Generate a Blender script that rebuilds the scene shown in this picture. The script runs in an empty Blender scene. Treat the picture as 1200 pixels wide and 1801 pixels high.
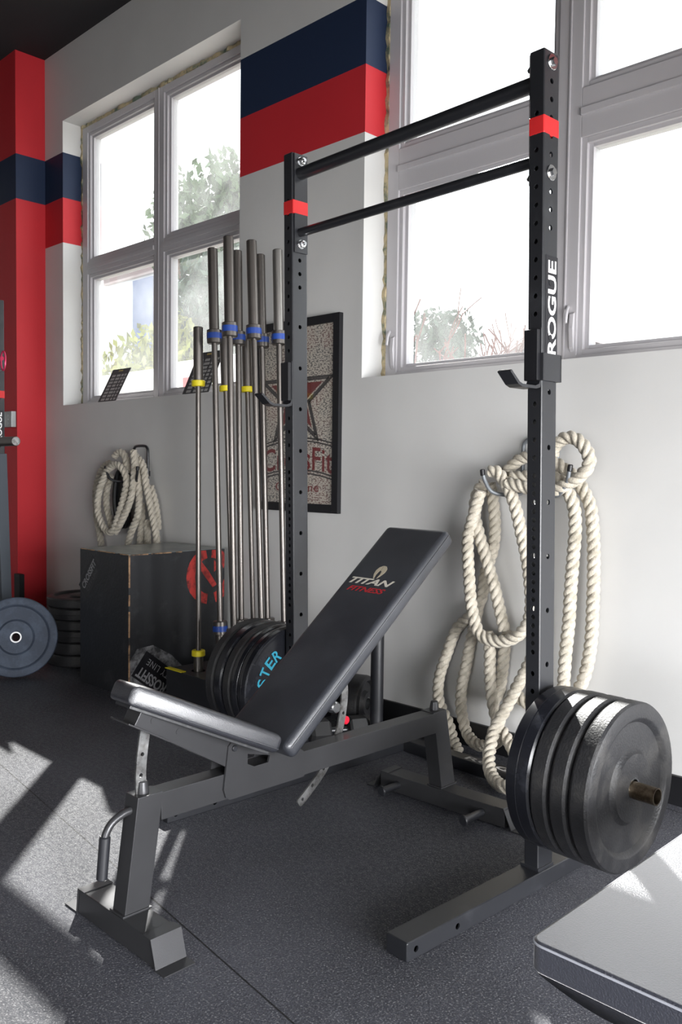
import bpy, bmesh, math, random
from mathutils import Vector, Matrix, Euler, Quaternion

random.seed(7)
SC = bpy.context.scene
COL = SC.collection
PI = math.pi

# ------------------------------------------------------------------ helpers
def lin(c):
    return tuple(((v / 12.92) if v <= 0.04045 else ((v + 0.055) / 1.055) ** 2.4) for v in [x / 255.0 for x in c])

def mat(name, rgb, rough=0.6, metal=0.0, spec=0.5, var=0.0, vscale=8.0, bump=0.0, bscale=60.0,
        rgb2=None, mscale=5.0, mlo=0.45, mhi=0.62, rvar=0.0, coat=0.0, sheen=0.0):
    """principled material with procedural mottling, bump and an optional second colour in patches"""
    m = bpy.data.materials.new(name); m.use_nodes = True
    nt = m.node_tree; N = nt.nodes; L = nt.links
    b = N['Principled BSDF']
    c = lin(rgb) + (1,)
    b.inputs['Base Color'].default_value = c
    b.inputs['Roughness'].default_value = rough
    b.inputs['Metallic'].default_value = metal
    b.inputs['Specular IOR Level'].default_value = spec
    b.inputs['Coat Weight'].default_value = coat; b.inputs['Coat Roughness'].default_value = .22
    if sheen: b.inputs['Sheen Weight'].default_value = sheen; b.inputs['Sheen Roughness'].default_value = .35
    tc = N.new('ShaderNodeTexCoord')
    src = None
    if rgb2 is not None:
        n = N.new('ShaderNodeTexNoise'); n.inputs['Scale'].default_value = mscale; n.inputs['Detail'].default_value = 6
        n.inputs['Roughness'].default_value = 0.65
        L.new(tc.outputs['Object'], n.inputs['Vector'])
        mr = N.new('ShaderNodeMapRange'); mr.inputs[1].default_value = mlo; mr.inputs[2].default_value = mhi
        L.new(n.outputs['Fac'], mr.inputs[0])
        mx = N.new('ShaderNodeMix'); mx.data_type = 'RGBA'
        mx.inputs[6].default_value = c; mx.inputs[7].default_value = lin(rgb2) + (1,)
        L.new(mr.outputs[0], mx.inputs[0]); src = mx.outputs[2]
    if var:
        n = N.new('ShaderNodeTexNoise'); n.inputs['Scale'].default_value = vscale; n.inputs['Detail'].default_value = 5
        L.new(tc.outputs['Object'], n.inputs['Vector'])
        mr = N.new('ShaderNodeMapRange'); mr.inputs[1].default_value = 0.3; mr.inputs[2].default_value = 0.7
        mr.inputs[3].default_value = 1 - var; mr.inputs[4].default_value = 1 + var
        L.new(n.outputs['Fac'], mr.inputs[0])
        h = N.new('ShaderNodeHueSaturation')
        L.new(mr.outputs[0], h.inputs['Value'])
        if src is None: h.inputs['Color'].default_value = c
        else: L.new(src, h.inputs['Color'])
        src = h.outputs[0]
    if src is not None: L.new(src, b.inputs['Base Color'])
    if rvar:
        n = N.new('ShaderNodeTexNoise'); n.inputs['Scale'].default_value = 14; n.inputs['Detail'].default_value = 6
        L.new(tc.outputs['Object'], n.inputs['Vector'])
        mr = N.new('ShaderNodeMapRange'); mr.inputs[1].default_value = 0.35; mr.inputs[2].default_value = 0.65
        mr.inputs[3].default_value = max(0, rough - rvar); mr.inputs[4].default_value = min(1, rough + rvar)
        L.new(n.outputs['Fac'], mr.inputs[0]); L.new(mr.outputs[0], b.inputs['Roughness'])
    if bump:
        n = N.new('ShaderNodeTexNoise'); n.inputs['Scale'].default_value = bscale; n.inputs['Detail'].default_value = 4
        L.new(tc.outputs['Object'], n.inputs['Vector'])
        bp = N.new('ShaderNodeBump'); bp.inputs['Strength'].default_value = bump; bp.inputs['Distance'].default_value = 0.004
        L.new(n.outputs['Fac'], bp.inputs['Height']); L.new(bp.outputs[0], b.inputs['Normal'])
    return m

def link(o, parent=None):
    COL.objects.link(o)
    if parent is not None:
        o.parent = parent
        o.matrix_parent_inverse = Matrix.Identity(4)
    return o

class MB:
    """collects shapes in a bmesh; build() links them as ONE mesh object"""
    def __init__(s): s.bm = bmesh.new()
    def _new(s, other):
        me = bpy.data.meshes.new('t'); other.to_mesh(me); s.bm.from_mesh(me); bpy.data.meshes.remove(me); other.free()
    def box(s, x0, x1, y0, y1, z0, z1, bev=0.0, seg=2, M=None):
        t = bmesh.new(); bmesh.ops.create_cube(t, size=1)
        for v in t.verts:
            v.co = Vector((x0 + (v.co.x + .5) * (x1 - x0), y0 + (v.co.y + .5) * (y1 - y0), z0 + (v.co.z + .5) * (z1 - z0)))
        if bev > 0: bmesh.ops.bevel(t, geom=list(t.edges), offset=bev, segments=seg, profile=0.6, affect='EDGES', clamp_overlap=True)
        if M is not None: bmesh.ops.transform(t, matrix=M, verts=t.verts)
        s._new(t); return s
    def hexa(s, pts, bev=0.0, seg=2):
        """eight corners: four of one end, four of the other"""
        t = bmesh.new(); v = [t.verts.new(p) for p in pts]
        for f in ((3, 2, 1, 0), (4, 5, 6, 7), (0, 1, 5, 4), (1, 2, 6, 5), (2, 3, 7, 6), (3, 0, 4, 7)): t.faces.new([v[i] for i in f])
        bmesh.ops.recalc_face_normals(t, faces=t.faces)
        if bev > 0: bmesh.ops.bevel(t, geom=list(t.edges), offset=bev, segments=seg, profile=0.6, affect='EDGES', clamp_overlap=True)
        s._new(t); return s
    def prism(s, poly, axis, a, b, bev=0.0, M=None):
        """2-D polygon extruded along x, y or z between a and b"""
        t = bmesh.new()
        def P(u, v, w):
            return {'x': (w, u, v), 'y': (u, w, v), 'z': (u, v, w)}[axis]
        va = [t.verts.new(P(u, v, a)) for u, v in poly]; vb = [t.verts.new(P(u, v, b)) for u, v in poly]
        t.faces.new(va); t.faces.new(vb[::-1]); n = len(poly)
        for i in range(n): t.faces.new([va[i], vb[i], vb[(i + 1) % n], va[(i + 1) % n]])
        bmesh.ops.recalc_face_normals(t, faces=t.faces)
        if bev > 0: bmesh.ops.bevel(t, geom=list(t.edges), offset=bev, segments=2, profile=0.6, affect='EDGES', clamp_overlap=True)
        ng = [f for f in t.faces if len(f.verts) > 4]
        if ng: bmesh.ops.triangulate(t, faces=ng, quad_method='BEAUTY', ngon_method='EAR_CLIP')
        if M is not None: bmesh.ops.transform(t, matrix=M, verts=t.verts)
        s._new(t); return s
    def lathe(s, prof, p0, d, seg=32, closed=False):
        """profile (distance along axis, radius) spun about the axis from p0 along d"""
        d = Vector(d).normalized(); p0 = Vector(p0)
        q = d.to_track_quat('Z', 'Y'); t = bmesh.new(); rings = []
        for h, r in prof:
            if r < 1e-6: rings.append([t.verts.new(p0 + d * h)])
            else: rings.append([t.verts.new(p0 + d * h + q @ Vector((r * math.cos(2 * PI * i / seg), r * math.sin(2 * PI * i / seg), 0))) for i in range(seg)])
        pairs = list(zip(rings, rings[1:])) + ([(rings[-1], rings[0])] if closed else [])
        for A, B in pairs:
            for i in range(seg):
                j = (i + 1) % seg
                if len(A) == 1 and len(B) == 1: continue
                if len(A) == 1: t.faces.new([A[0], B[i], B[j]])
                elif len(B) == 1: t.faces.new([A[i], A[j], B[0]])
                else: t.faces.new([A[i], A[j], B[j], B[i]])
        bmesh.ops.recalc_face_normals(t, faces=t.faces)
        s._new(t); return s
    def cyl(s, p0, p1, r, r2=None, seg=24, bev=0.0):
        p0 = Vector(p0); p1 = Vector(p1); l = (p1 - p0).length; r2 = r if r2 is None else r2
        if bev > 0: prof = [(0, 0), (0, r - bev), (bev, r), (l - bev, r2), (l, r2 - bev), (l, 0)]
        else: prof = [(0, 0), (0, r), (l, r2), (l, 0)]
        return s.lathe(prof, p0, p1 - p0, seg)
    def sweep(s, pts, rad, seg=12, lobes=0, pitch=0.1, phase=0.0, closed=False, step=None, flat=None):
        """tube along a smooth curve; lobes > 0 twists a lobed section along it (laid rope)"""
        P = smooth(pts, step or max(rad * 0.35, 0.004), closed)
        n = len(P); t = bmesh.new(); rings = []
        T = [(P[min(i + 1, n - 1)] - P[max(i - 1, 0)]).normalized() for i in range(n)]
        u = T[0].orthogonal().normalized(); dist = 0
        for i in range(n):
            if i: 
                dist += (P[i] - P[i - 1]).length
                u = (T[i - 1].rotation_difference(T[i]) @ u)
            u = (u - T[i] * u.dot(T[i])).normalized(); v = T[i].cross(u)
            tw = phase + 2 * PI * dist / pitch if lobes else 0
            ring = []
            for k in range(seg):
                a = 2 * PI * k / seg
                if lobes:
                    x = (a * lobes / 2.0) % PI
                    rr = rad * (0.70 + 0.30 * abs(math.sin(x)) ** 0.8)
                else: rr = rad
                if flat: 
                    ring.append(t.verts.new(P[i] + u * (rr * flat[0] * math.cos(a)) + v * (rr * flat[1] * math.sin(a))))
                else: ring.append(t.verts.new(P[i] + (u * math.cos(a + tw) + v * math.sin(a + tw)) * rr))
            rings.append(ring)
        for A, B in zip(rings, rings[1:]):
            for k in range(seg): t.faces.new([A[k], A[(k + 1) % seg], B[(k + 1) % seg], B[k]])
        if not closed:
            t.faces.new(rings[0][::-1]); t.faces.new(rings[-1])
        bmesh.ops.recalc_face_normals(t, faces=t.faces)
        s._new(t); return s
    def mesh(s, me, M=None):
        t = bmesh.new(); t.from_mesh(me)
        if M is not None: bmesh.ops.transform(t, matrix=M, verts=t.verts)
        s._new(t); return s
    def map(s, f):
        for v in s.bm.verts: v.co = Vector(f(v.co))
        return s
    def build(s, name, material, parent=None, smooth_ang=35, loc=None):
        """loc: origin of the object; vertex coordinates given in the parent's space"""
        me = bpy.data.meshes.new(name)
        if loc is not None:
            for v in s.bm.verts: v.co -= Vector(loc)
        ca = math.radians(smooth_ang)
        for f in s.bm.faces: f.smooth = True
        for e in s.bm.edges:
            e.smooth = len(e.link_faces) == 2 and e.calc_face_angle(0) <= ca
        s.bm.to_mesh(me); s.bm.free()
        if isinstance(material, (list, tuple)):
            for m in material: me.materials.append(m)
        else: me.materials.append(material)
        o = bpy.data.objects.new(name, me)
        if loc is not None: o.location = loc
        if len(me.polygons) < 30000:
            wn = o.modifiers.new('face_weighted_normals', 'WEIGHTED_NORMAL'); wn.keep_sharp = True; wn.weight = 60
        return link(o, parent)

def smooth(pts, step, closed=False):
    """Catmull-Rom through the points, resampled evenly"""
    P = [Vector(p) for p in pts]
    if len(P) == 2:
        n = max(1, int((P[1] - P[0]).length / step)); return [P[0].lerp(P[1], i / n) for i in range(n + 1)]
    dense = []
    n = len(P)
    rng = n if closed else n - 1
    for i in range(rng):
        if closed: a, b, c, d = P[(i - 1) % n], P[i], P[(i + 1) % n], P[(i + 2) % n]
        else: a, b, c, d = P[max(i - 1, 0)], P[i], P[i + 1], P[min(i + 2, n - 1)]
        for k in range(12):
            t = k / 12.0
            dense.append(0.5 * ((2 * b) + (-a + c) * t + (2 * a - 5 * b + 4 * c - d) * t * t + (-a + 3 * b - 3 * c + d) * t ** 3))
    dense.append(P[0] if closed else P[-1])
    out = [dense[0]]; acc = 0
    for a, b in zip(dense, dense[1:]):
        l = (b - a).length
        if l < 1e-9: continue
        while acc + l >= step:
            f = (step - acc) / l; a = a.lerp(b, f); out.append(a.copy()); l = (b - a).length; acc = 0
        acc += l
    if (out[-1] - dense[-1]).length > step * .3: out.append(dense[-1])
    return out

def thing(name, label, cat, loc=(0, 0, 0), rz=0.0, group=None):
    o = bpy.data.objects.new(name, None); o.empty_display_size = 0.1
    o.location = loc; o.rotation_euler = (0, 0, rz); COL.objects.link(o)
    return tag(o, label, cat, group)

def tag(o, label, cat, group=None, kind=None):
    if label: o['label'] = label
    if cat: o['category'] = cat
    if group: o['group'] = group
    if kind: o['kind'] = kind
    return o

def struct(o): o['kind'] = 'structure'; return o

def copy_tree(o, parent=None):
    c = o.copy(); COL.objects.link(c)
    if parent is not None: c.parent = parent
    for ch in list(o.children): copy_tree(ch, c)
    return c

def text_mesh(body, size=1.0, bold=0.0, shear=0.0, spacing=1.0, depth=0.0, align='CENTER'):
    cu = bpy.data.curves.new('txt', 'FONT'); cu.body = body; cu.size = size; cu.offset = bold; cu.shear = shear
    cu.space_character = spacing; cu.extrude = depth; cu.align_x = align; cu.align_y = 'CENTER'; cu.resolution_u = 4
    o = bpy.data.objects.new('txt', cu); COL.objects.link(o)
    dg = bpy.context.evaluated_depsgraph_get(); dg.update()
    me = bpy.data.meshes.new_from_object(o.evaluated_get(dg))
    COL.objects.unlink(o); bpy.data.objects.remove(o)
    return me

def fit_text(me, w, h):
    """scale a text mesh so that it fills w by h about its centre; returns it"""
    xs = [v.co.x for v in me.vertices]; ys = [v.co.y for v in me.vertices]
    cx, cy = (min(xs) + max(xs)) / 2, (min(ys) + max(ys)) / 2
    sx, sy = w / (max(xs) - min(xs)), h / (max(ys) - min(ys))
    for v in me.vertices: v.co.x = (v.co.x - cx) * sx; v.co.y = (v.co.y - cy) * sy
    return me

def frame_matrix(o, u, v):
    """maps text space (x right, y up, z out) to origin o with right u and up v"""
    u = Vector(u).normalized(); v = Vector(v).normalized(); w = u.cross(v)
    M = Matrix(((u.x, v.x, w.x, o[0]), (u.y, v.y, w.y, o[1]), (u.z, v.z, w.z, o[2]), (0, 0, 0, 1)))
    return M

def cut(mb, cutters):
    """boolean-difference a list of MB cutters from an MB, returning a new MB"""
    me = bpy.data.meshes.new('c'); mb.bm.to_mesh(me); mb.bm.free()
    o = bpy.data.objects.new('c', me); COL.objects.link(o); tmp = []
    for c in cutters:
        m2 = bpy.data.meshes.new('c2'); c.bm.to_mesh(m2); c.bm.free()
        o2 = bpy.data.objects.new('c2', m2); COL.objects.link(o2); tmp.append(o2)
        md = o.modifiers.new('b', 'BOOLEAN'); md.operation = 'DIFFERENCE'; md.object = o2; md.solver = 'EXACT'
    dg = bpy.context.evaluated_depsgraph_get(); dg.update()
    res = bpy.data.meshes.new_from_object(o.evaluated_get(dg))
    for q in tmp + [o]:
        COL.objects.unlink(q); bpy.data.objects.remove(q)
    r = MB(); r.bm.from_mesh(res); return r

# ------------------------------------------------------------------ materials
def wall_paint(name, main, upper=None, top_red=False):
    """flat paint with a navy band over a red band"""
    m = bpy.data.materials.new(name); m.use_nodes = True
    nt = m.node_tree; N = nt.nodes; L = nt.links; b = N['Principled BSDF']
    b.inputs['Roughness'].default_value = 0.55; b.inputs['Specular IOR Level'].default_value = 0.35
    g = N.new('ShaderNodeNewGeometry'); sp = N.new('ShaderNodeSeparateXYZ'); L.new(g.outputs['Position'], sp.inputs[0])
    mr = N.new('ShaderNodeMapRange'); mr.inputs[1].default_value = 0; mr.inputs[2].default_value = 5; L.new(sp.outputs['Z'], mr.inputs[0])
    cr = N.new('ShaderNodeValToRGB'); cr.color_ramp.interpolation = 'CONSTANT'; L.new(mr.outputs[0], cr.inputs[0])
    e = cr.color_ramp.elements
    bands = [(0, main), (2.922 / 5, RED), (3.25 / 5, NAVY), (3.587 / 5, upper or main)]
    e[0].position = 0; e[0].color = lin(bands[0][1]) + (1,)
    e[1].position = bands[1][0]; e[1].color = lin(bands[1][1]) + (1,)
    for p, c in bands[2:]:
        k = e.new(p); k.color = lin(c) + (1,)
    n = N.new('ShaderNodeTexNoise'); n.inputs['Scale'].default_value = 2.5; n.inputs['Detail'].default_value = 8; L.new(g.outputs['Position'], n.inputs['Vector'])
    m2 = N.new('ShaderNodeMapRange'); m2.inputs[1].default_value = .3; m2.inputs[2].default_value = .7; m2.inputs[3].default_value = .97; m2.inputs[4].default_value = 1.03
    L.new(n.outputs['Fac'], m2.inputs[0])
    h = N.new('ShaderNodeHueSaturation'); L.new(cr.outputs[0], h.inputs['Color']); L.new(m2.outputs[0], h.inputs['Value']); L.new(h.outputs[0], b.inputs['Base Color'])
    n2 = N.new('ShaderNodeTexNoise'); n2.inputs['Scale'].default_value = 260; n2.inputs['Detail'].default_value = 3; L.new(g.outputs['Position'], n2.inputs['Vector'])
    bp = N.new('ShaderNodeBump'); bp.inputs['Strength'].default_value = .12; bp.inputs['Distance'].default_value = .002
    L.new(n2.outputs['Fac'], bp.inputs['Height']); L.new(bp.outputs[0], b.inputs['Normal'])
    return m

RED = (196, 44, 52); NAVY = (33, 46, 72)
M = {}
M['wall'] = wall_paint('wall_paint_banded', (207, 206, 204))
M['red_wall'] = wall_paint('red_paint_banded', RED, RED)
M['plain_wall'] = mat('plain_wall_paint', (200, 199, 197), .6, var=.03)
M['ceiling'] = mat('black_ceiling_paint', (27, 28, 31), .8, var=.15, vscale=3)
M['base'] = mat('black_baseboard', (17, 17, 20), .5, var=.2)
M['frame'] = mat('white_window_vinyl', (184, 181, 184), .35, var=.02, vscale=3)
M['foam'] = mat('shim_foam', (188, 172, 138), .9, rgb2=(96, 110, 96), mscale=14, bump=.8, bscale=40)
M['steel_black'] = mat('black_powder_coat', (30, 31, 35), .38, .0, .6, rgb2=(46, 47, 51), mscale=9, mlo=.58, mhi=.78, bump=.1, bscale=500, coat=.3)
M['steel_grey'] = mat('charcoal_steel_coat', (62, 62, 64), .32, .45, .5, var=.12, vscale=5, bump=.08, bscale=500)
M['chrome'] = mat('zinc_plate', (205, 206, 208), .22, 1.0, var=.1, vscale=30)
M['brushed'] = mat('scuffed_steel', (168, 168, 168), .34, .9, rgb2=(120, 118, 116), mscale=22, rvar=.12)
M['bar_steel'] = mat('bar_steel', (112, 107, 103), .34, .9, var=.06, vscale=2)
M['bar_bright'] = mat('bright_sleeve_steel', (150, 147, 143), .34, .9, var=.08, vscale=3)
M['rust_tube'] = mat('worn_bronze_tube', (112, 100, 84), .38, .85, rgb2=(70, 58, 46), mscale=24, rvar=.1)
M['rubber'] = mat('plate_rubber', (33, 33, 35), .5, rgb2=(72, 70, 67), mscale=7, mlo=.52, mhi=.85, bump=.35, bscale=160, rvar=.1)
M['rubber_smooth'] = mat('smooth_plate_rubber', (26, 27, 32), .24, rgb2=(60, 62, 70), mscale=8, mlo=.55, mhi=.85)
M['rubber_blue'] = mat('dusty_plate_rubber', (56, 64, 78), .7, rgb2=(70, 80, 96), mscale=12, bump=.4, bscale=180)
M['vinyl'] = mat('black_vinyl', (38, 39, 44), .34, spec=.9, coat=.4, bump=.35, bscale=420, rvar=.06)
M['vinyl_top'] = mat('worn_black_vinyl', (34, 36, 42), .46, spec=.7, coat=.35, rgb2=(48, 50, 55), mscale=5, mlo=.42, mhi=.72, bump=.3, bscale=420)
M['vinyl_sheen'] = mat('polished_black_vinyl', (42, 44, 54), .30, spec=1.0, coat=1.0, sheen=.9, var=.05, bump=.45, bscale=260)
M['rope'] = mat('manila_rope', (198, 190, 175), .9, rgb2=(148, 140, 124), mscale=26, mlo=.45, mhi=.75, bump=.9, bscale=220, sheen=.3)
M['rope_tape'] = mat('rope_fluff', (205, 196, 180), .95, var=.1, bump=.8, bscale=200)
M['white'] = mat('white_print', (232, 232, 232), .5)
M['redprint'] = mat('red_print', (165, 38, 44), .5)
M['red_tape'] = mat('red_vinyl_tape', (204, 40, 42), .4, var=.06)
M['blue_band'] = mat('blue_band', (32, 68, 150), .4, var=.06)
M['yellow_band'] = mat('yellow_band', (226, 208, 30), .45, var=.05)
M['red_plastic'] = mat('red_plastic', (196, 28, 50), .3)
M['pink_metal'] = mat('anodised_pink_red', (205, 50, 90), .3, .4)
M['wood_black'] = mat('scuffed_black_paint', (32, 33, 36), .42, rgb2=(60, 60, 62), mscale=9, mlo=.55, mhi=.85, bump=.25, bscale=60)
M['wood_edge'] = mat('bare_ply_edge', (150, 118, 88), .75, rgb2=(48, 40, 36), mscale=20)
M['wood_top'] = mat('pale_box_top', (104, 112, 116), .3, rgb2=(168, 174, 166), mscale=6, mlo=.4, mhi=.75)
M['poster_frame'] = mat('black_picture_frame', (22, 22, 26), .4)
M['spray'] = mat('grey_spray', (128, 128, 130), .7, rgb2=(50, 50, 52), mscale=14, mlo=.38, mhi=.6)
M['turq'] = mat('turquoise_print', (40, 140, 165), .5)
M['dim_white'] = mat('faded_white_print', (120, 120, 122), .6)
M['gray_box'] = mat('galvanised_box', (170, 172, 172), .4, .6)
M['leaf'] = mat('leaf_green', (62, 84, 44), .6, var=.35, vscale=1.5)
M['leaf_y'] = mat('leaf_yellow_green', (128, 132, 52), .6, var=.25, vscale=1.5)
M['leaf_d'] = mat('leaf_dark_green', (46, 68, 50), .6, var=.3, vscale=1.5)
M['bark'] = mat('bark', (92, 72, 60), .9, var=.2)
M['twig'] = mat('twig_red_brown', (92, 36, 26), .8, var=.2)
M['plywood'] = mat('plywood', (206, 170, 120), .6, var=.08)
M['ground'] = mat('pale_gravel_ground', (150, 148, 138), .9, var=.1)
M['house_w'] = mat('white_siding', (170, 172, 180), .7)
M['house_b'] = mat('blue_grey_siding', (70, 84, 118), .7)
M['house_win'] = mat('dark_far_glass', (86, 100, 124), .2)
M['house_roof'] = mat('roof_shingle', (120, 104, 104), .8)
M['fence_w'] = mat('white_boards', (236, 234, 228), .7, var=.03)

# glass: clear with a dusty, sun-catching film
g = bpy.data.materials.new('dusty_window_glass'); g.use_nodes = True; nt = g.node_tree
for n in list(nt.nodes): nt.nodes.remove(n)
out = nt.nodes.new('ShaderNodeOutputMaterial'); tr = nt.nodes.new('ShaderNodeBsdfTransparent'); tr.inputs[0].default_value = (.97, .98, .98, 1)
gl = nt.nodes.new('ShaderNodeBsdfGlossy'); gl.inputs['Roughness'].default_value = .02
ds = nt.nodes.new('ShaderNodeBsdfTranslucent'); ds.inputs[0].default_value = (.9, .92, .92, 1)
def facing_fresnel(nt):
    lw = nt.nodes.new('ShaderNodeLayerWeight'); lw.inputs[0].default_value = .5
    pw = nt.nodes.new('ShaderNodeMath'); pw.operation = 'POWER'; pw.inputs[1].default_value = 5; nt.links.new(lw.outputs['Facing'], pw.inputs[0])
    ma = nt.nodes.new('ShaderNodeMath'); ma.operation = 'MULTIPLY_ADD'; ma.inputs[1].default_value = .9; ma.inputs[2].default_value = .04; nt.links.new(pw.outputs[0], ma.inputs[0])
    return ma
fr = facing_fresnel(nt)
mx = nt.nodes.new('ShaderNodeMixShader'); mx2 = nt.nodes.new('ShaderNodeMixShader')
nz = nt.nodes.new('ShaderNodeTexNoise'); nz.inputs['Scale'].default_value = 3.2; nz.inputs['Detail'].default_value = 9
tcn = nt.nodes.new('ShaderNodeTexCoord'); nt.links.new(tcn.outputs['Object'], nz.inputs['Vector'])
mrn = nt.nodes.new('ShaderNodeMapRange'); mrn.inputs[1].default_value = .35; mrn.inputs[2].default_value = .75; mrn.inputs[3].default_value = .04; mrn.inputs[4].default_value = .13
nt.links.new(nz.outputs['Fac'], mrn.inputs[0])
nt.links.new(mrn.outputs[0], mx.inputs[0]); nt.links.new(tr.outputs[0], mx.inputs[1]); nt.links.new(ds.outputs[0], mx.inputs[2])
frm = nt.nodes.new('ShaderNodeMath'); frm.operation = 'MULTIPLY'; frm.inputs[1].default_value = .6
nt.links.new(fr.outputs[0], frm.inputs[0]); nt.links.new(frm.outputs[0], mx2.inputs[0]); nt.links.new(mx.outputs[0], mx2.inputs[1]); nt.links.new(gl.outputs[0], mx2.inputs[2])
nt.links.new(mx2.outputs[0], out.inputs[0]); M['glass'] = g

# rubber gym floor: black crumb rubber with pale flecks, mat seams running almost along the wall
f = bpy.data.materials.new('crumb_rubber_floor'); f.use_nodes = True; nt = f.node_tree; N = nt.nodes; L = nt.links; b = N['Principled BSDF']
ge = N.new('ShaderNodeNewGeometry')
def noise(scale, detail=4, rough=.6):
    n = N.new('ShaderNodeTexNoise'); n.inputs['Scale'].default_value = scale; n.inputs['Detail'].default_value = detail; n.inputs['Roughness'].default_value = rough
    L.new(ge.outputs['Position'], n.inputs['Vector']); return n.outputs['Fac']
def rng(src, a, b_, c, d):
    m = N.new('ShaderNodeMapRange'); m.inputs[1].default_value = a; m.inputs[2].default_value = b_; m.inputs[3].default_value = c; m.inputs[4].default_value = d
    L.new(src, m.inputs[0]); return m.outputs[0]
def mixc(fac, a, b_):
    m = N.new('ShaderNodeMix'); m.data_type = 'RGBA'; L.new(fac, m.inputs[0])
    for s, i in ((a, 6), (b_, 7)):
        if isinstance(s, tuple): m.inputs[i].default_value = s + (1,)
        else: L.new(s, m.inputs[i])
    return m.outputs[2]
base = mixc(rng(noise(1.3, 5), .4, .65, 0, 1), lin((50, 51, 58)), lin((68, 69, 77)))
flecks = mixc(rng(noise(190, 3, .7), .54, .66, 0, 1), base, lin((128, 128, 130)))
dust = mixc(rng(noise(5, 9, .7), .60, .80, 0, .30), flecks, lin((122, 124, 132)))
sp = N.new('ShaderNodeVectorMath'); sp.operation = 'DOT_PRODUCT'; L.new(ge.outputs['Position'], sp.inputs[0]); sp.inputs[1].default_value = (.122, .9925, 0)
ad = N.new('ShaderNodeMath'); ad.operation = 'ADD'; ad.inputs[1].default_value = -1.094 + 1.83 * 8; L.new(sp.outputs['Value'], ad.inputs[0])
md = N.new('ShaderNodeMath'); md.operation = 'PINGPONG'; md.inputs[1].default_value = .915; L.new(ad.outputs[0], md.inputs[0])
seam = rng(md.outputs[0], .0015, .0035, 1, 0)
col = mixc(seam, dust, (.006, .006, .007))
L.new(col, b.inputs['Base Color']); b.inputs['Roughness'].default_value = .62; b.inputs['Specular IOR Level'].default_value = .45
L.new(rng(noise(60, 3), .4, .6, .5, .75), b.inputs['Roughness'])
bp = N.new('ShaderNodeBump'); bp.inputs['Strength'].default_value = .8; bp.inputs['Distance'].default_value = .005
L.new(noise(160, 4, .7), bp.inputs['Height']); L.new(bp.outputs[0], b.inputs['Normal'])
M['floor'] = f

# poster print: woven-looking small type in black and dark red on cream
p = bpy.data.materials.new('poster_print'); p.use_nodes = True; nt = p.node_tree; N = nt.nodes; L = nt.links; b = N['Principled BSDF']
b.inputs['Roughness'].default_value = .35; b.inputs['Coat Weight'].default_value = .4
tc = N.new('ShaderNodeTexCoord'); mp = N.new('ShaderNodeMapping'); mp.inputs['Scale'].default_value = (1, 1, 2.2); L.new(tc.outputs['Object'], mp.inputs[0])
n1 = N.new('ShaderNodeTexNoise'); n1.inputs['Scale'].default_value = 70; n1.inputs['Detail'].default_value = 2; L.new(mp.outputs[0], n1.inputs['Vector'])
n2 = N.new('ShaderNodeTexNoise'); n2.inputs['Scale'].default_value = 4; L.new(tc.outputs['Object'], n2.inputs['Vector'])
r1 = N.new('ShaderNodeMapRange'); r1.inputs[1].default_value = .44; r1.inputs[2].default_value = .5; L.new(n1.outputs['Fac'], r1.inputs[0])
r2 = N.new('ShaderNodeMapRange'); r2.inputs[1].default_value = .45; r2.inputs[2].default_value = .55; L.new(n2.outputs['Fac'], r2.inputs[0])
ma = N.new('ShaderNodeMix'); ma.data_type = 'RGBA'; ma.inputs[6].default_value = lin((120, 88, 84)) + (1,); ma.inputs[7].default_value = lin((92, 88, 86)) + (1,); L.new(r2.outputs[0], ma.inputs[0])
mb_ = N.new('ShaderNodeMix'); mb_.data_type = 'RGBA'; L.new(r1.outputs[0], mb_.inputs[0]); L.new(ma.outputs[2], mb_.inputs[6]); mb_.inputs[7].default_value = lin((200, 192, 180)) + (1,)
L.new(mb_.outputs[2], b.inputs['Base Color']); M['print'] = p

# ------------------------------------------------------------------ the room
YW = 3.178          # inner face of the window wall
YO = 3.50           # its outer face
ZS, ZH, ZC = 1.712, 3.822, 4.352   # sill, window head, ceiling
OPEN = [(-6.10, -3.99), (-3.0, -0.89), (0.10, 2.21)]
XL, XR, YF = -9.5, 2.3, -4.5

struct(MB().box(XL, XR, YF, YO, -.12, 0).build('floor', M['floor']))
struct(MB().box(XL, XR, YF, YO, ZC, ZC + .15).build('ceiling', M['ceiling']))
w = MB()
xs = [-6.38]
for a, b_ in OPEN: xs += [a, b_]
xs.append(XR)
for i in range(0, len(xs), 2): w.box(xs[i], xs[i + 1], YW, YO, 0, ZC)
for a, b_ in OPEN:
    w.box(a, b_, YW, YO, 0, ZS); w.box(a, b_, YW, YO, ZH, ZC)
struct(w.build('wall_back', M['wall']))
# the thicker red-painted stretch of wall that ends in a return at the left
struct(MB().box(XL, -6.38, 2.945, YO, 0, ZC).build('wall_left', M['red_wall']))
struct(MB().box(XL - .2, XL, YF, YO, 0, ZC).build('wall_side', M['plain_wall']))
struct(MB().box(XL, XR, YF - .2, YF, 0, ZC).build('wall_front', M['plain_wall']))
# right wall with the wide roll-up doorway that lets the daylight in
r = MB(); r.box(XR, XR + .2, YF, -.8, 0, ZC); r.box(XR, XR + .2, 2.8, YO, 0, ZC); r.box(XR, XR + .2, -.8, 2.8, 2.25, ZC)
struct(r.build('wall_right', M['plain_wall']))
bb = MB(); bb.box(-6.36, XR, YW - .018, YW - .001, .0, .112, .002); struct(bb.build('baseboard_back', M['base']))
bb = MB(); bb.box(-6.379, -6.362, 2.945, YW - .018, 0, .112, .002); struct(bb.build('baseboard_left', M['base']))

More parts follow.
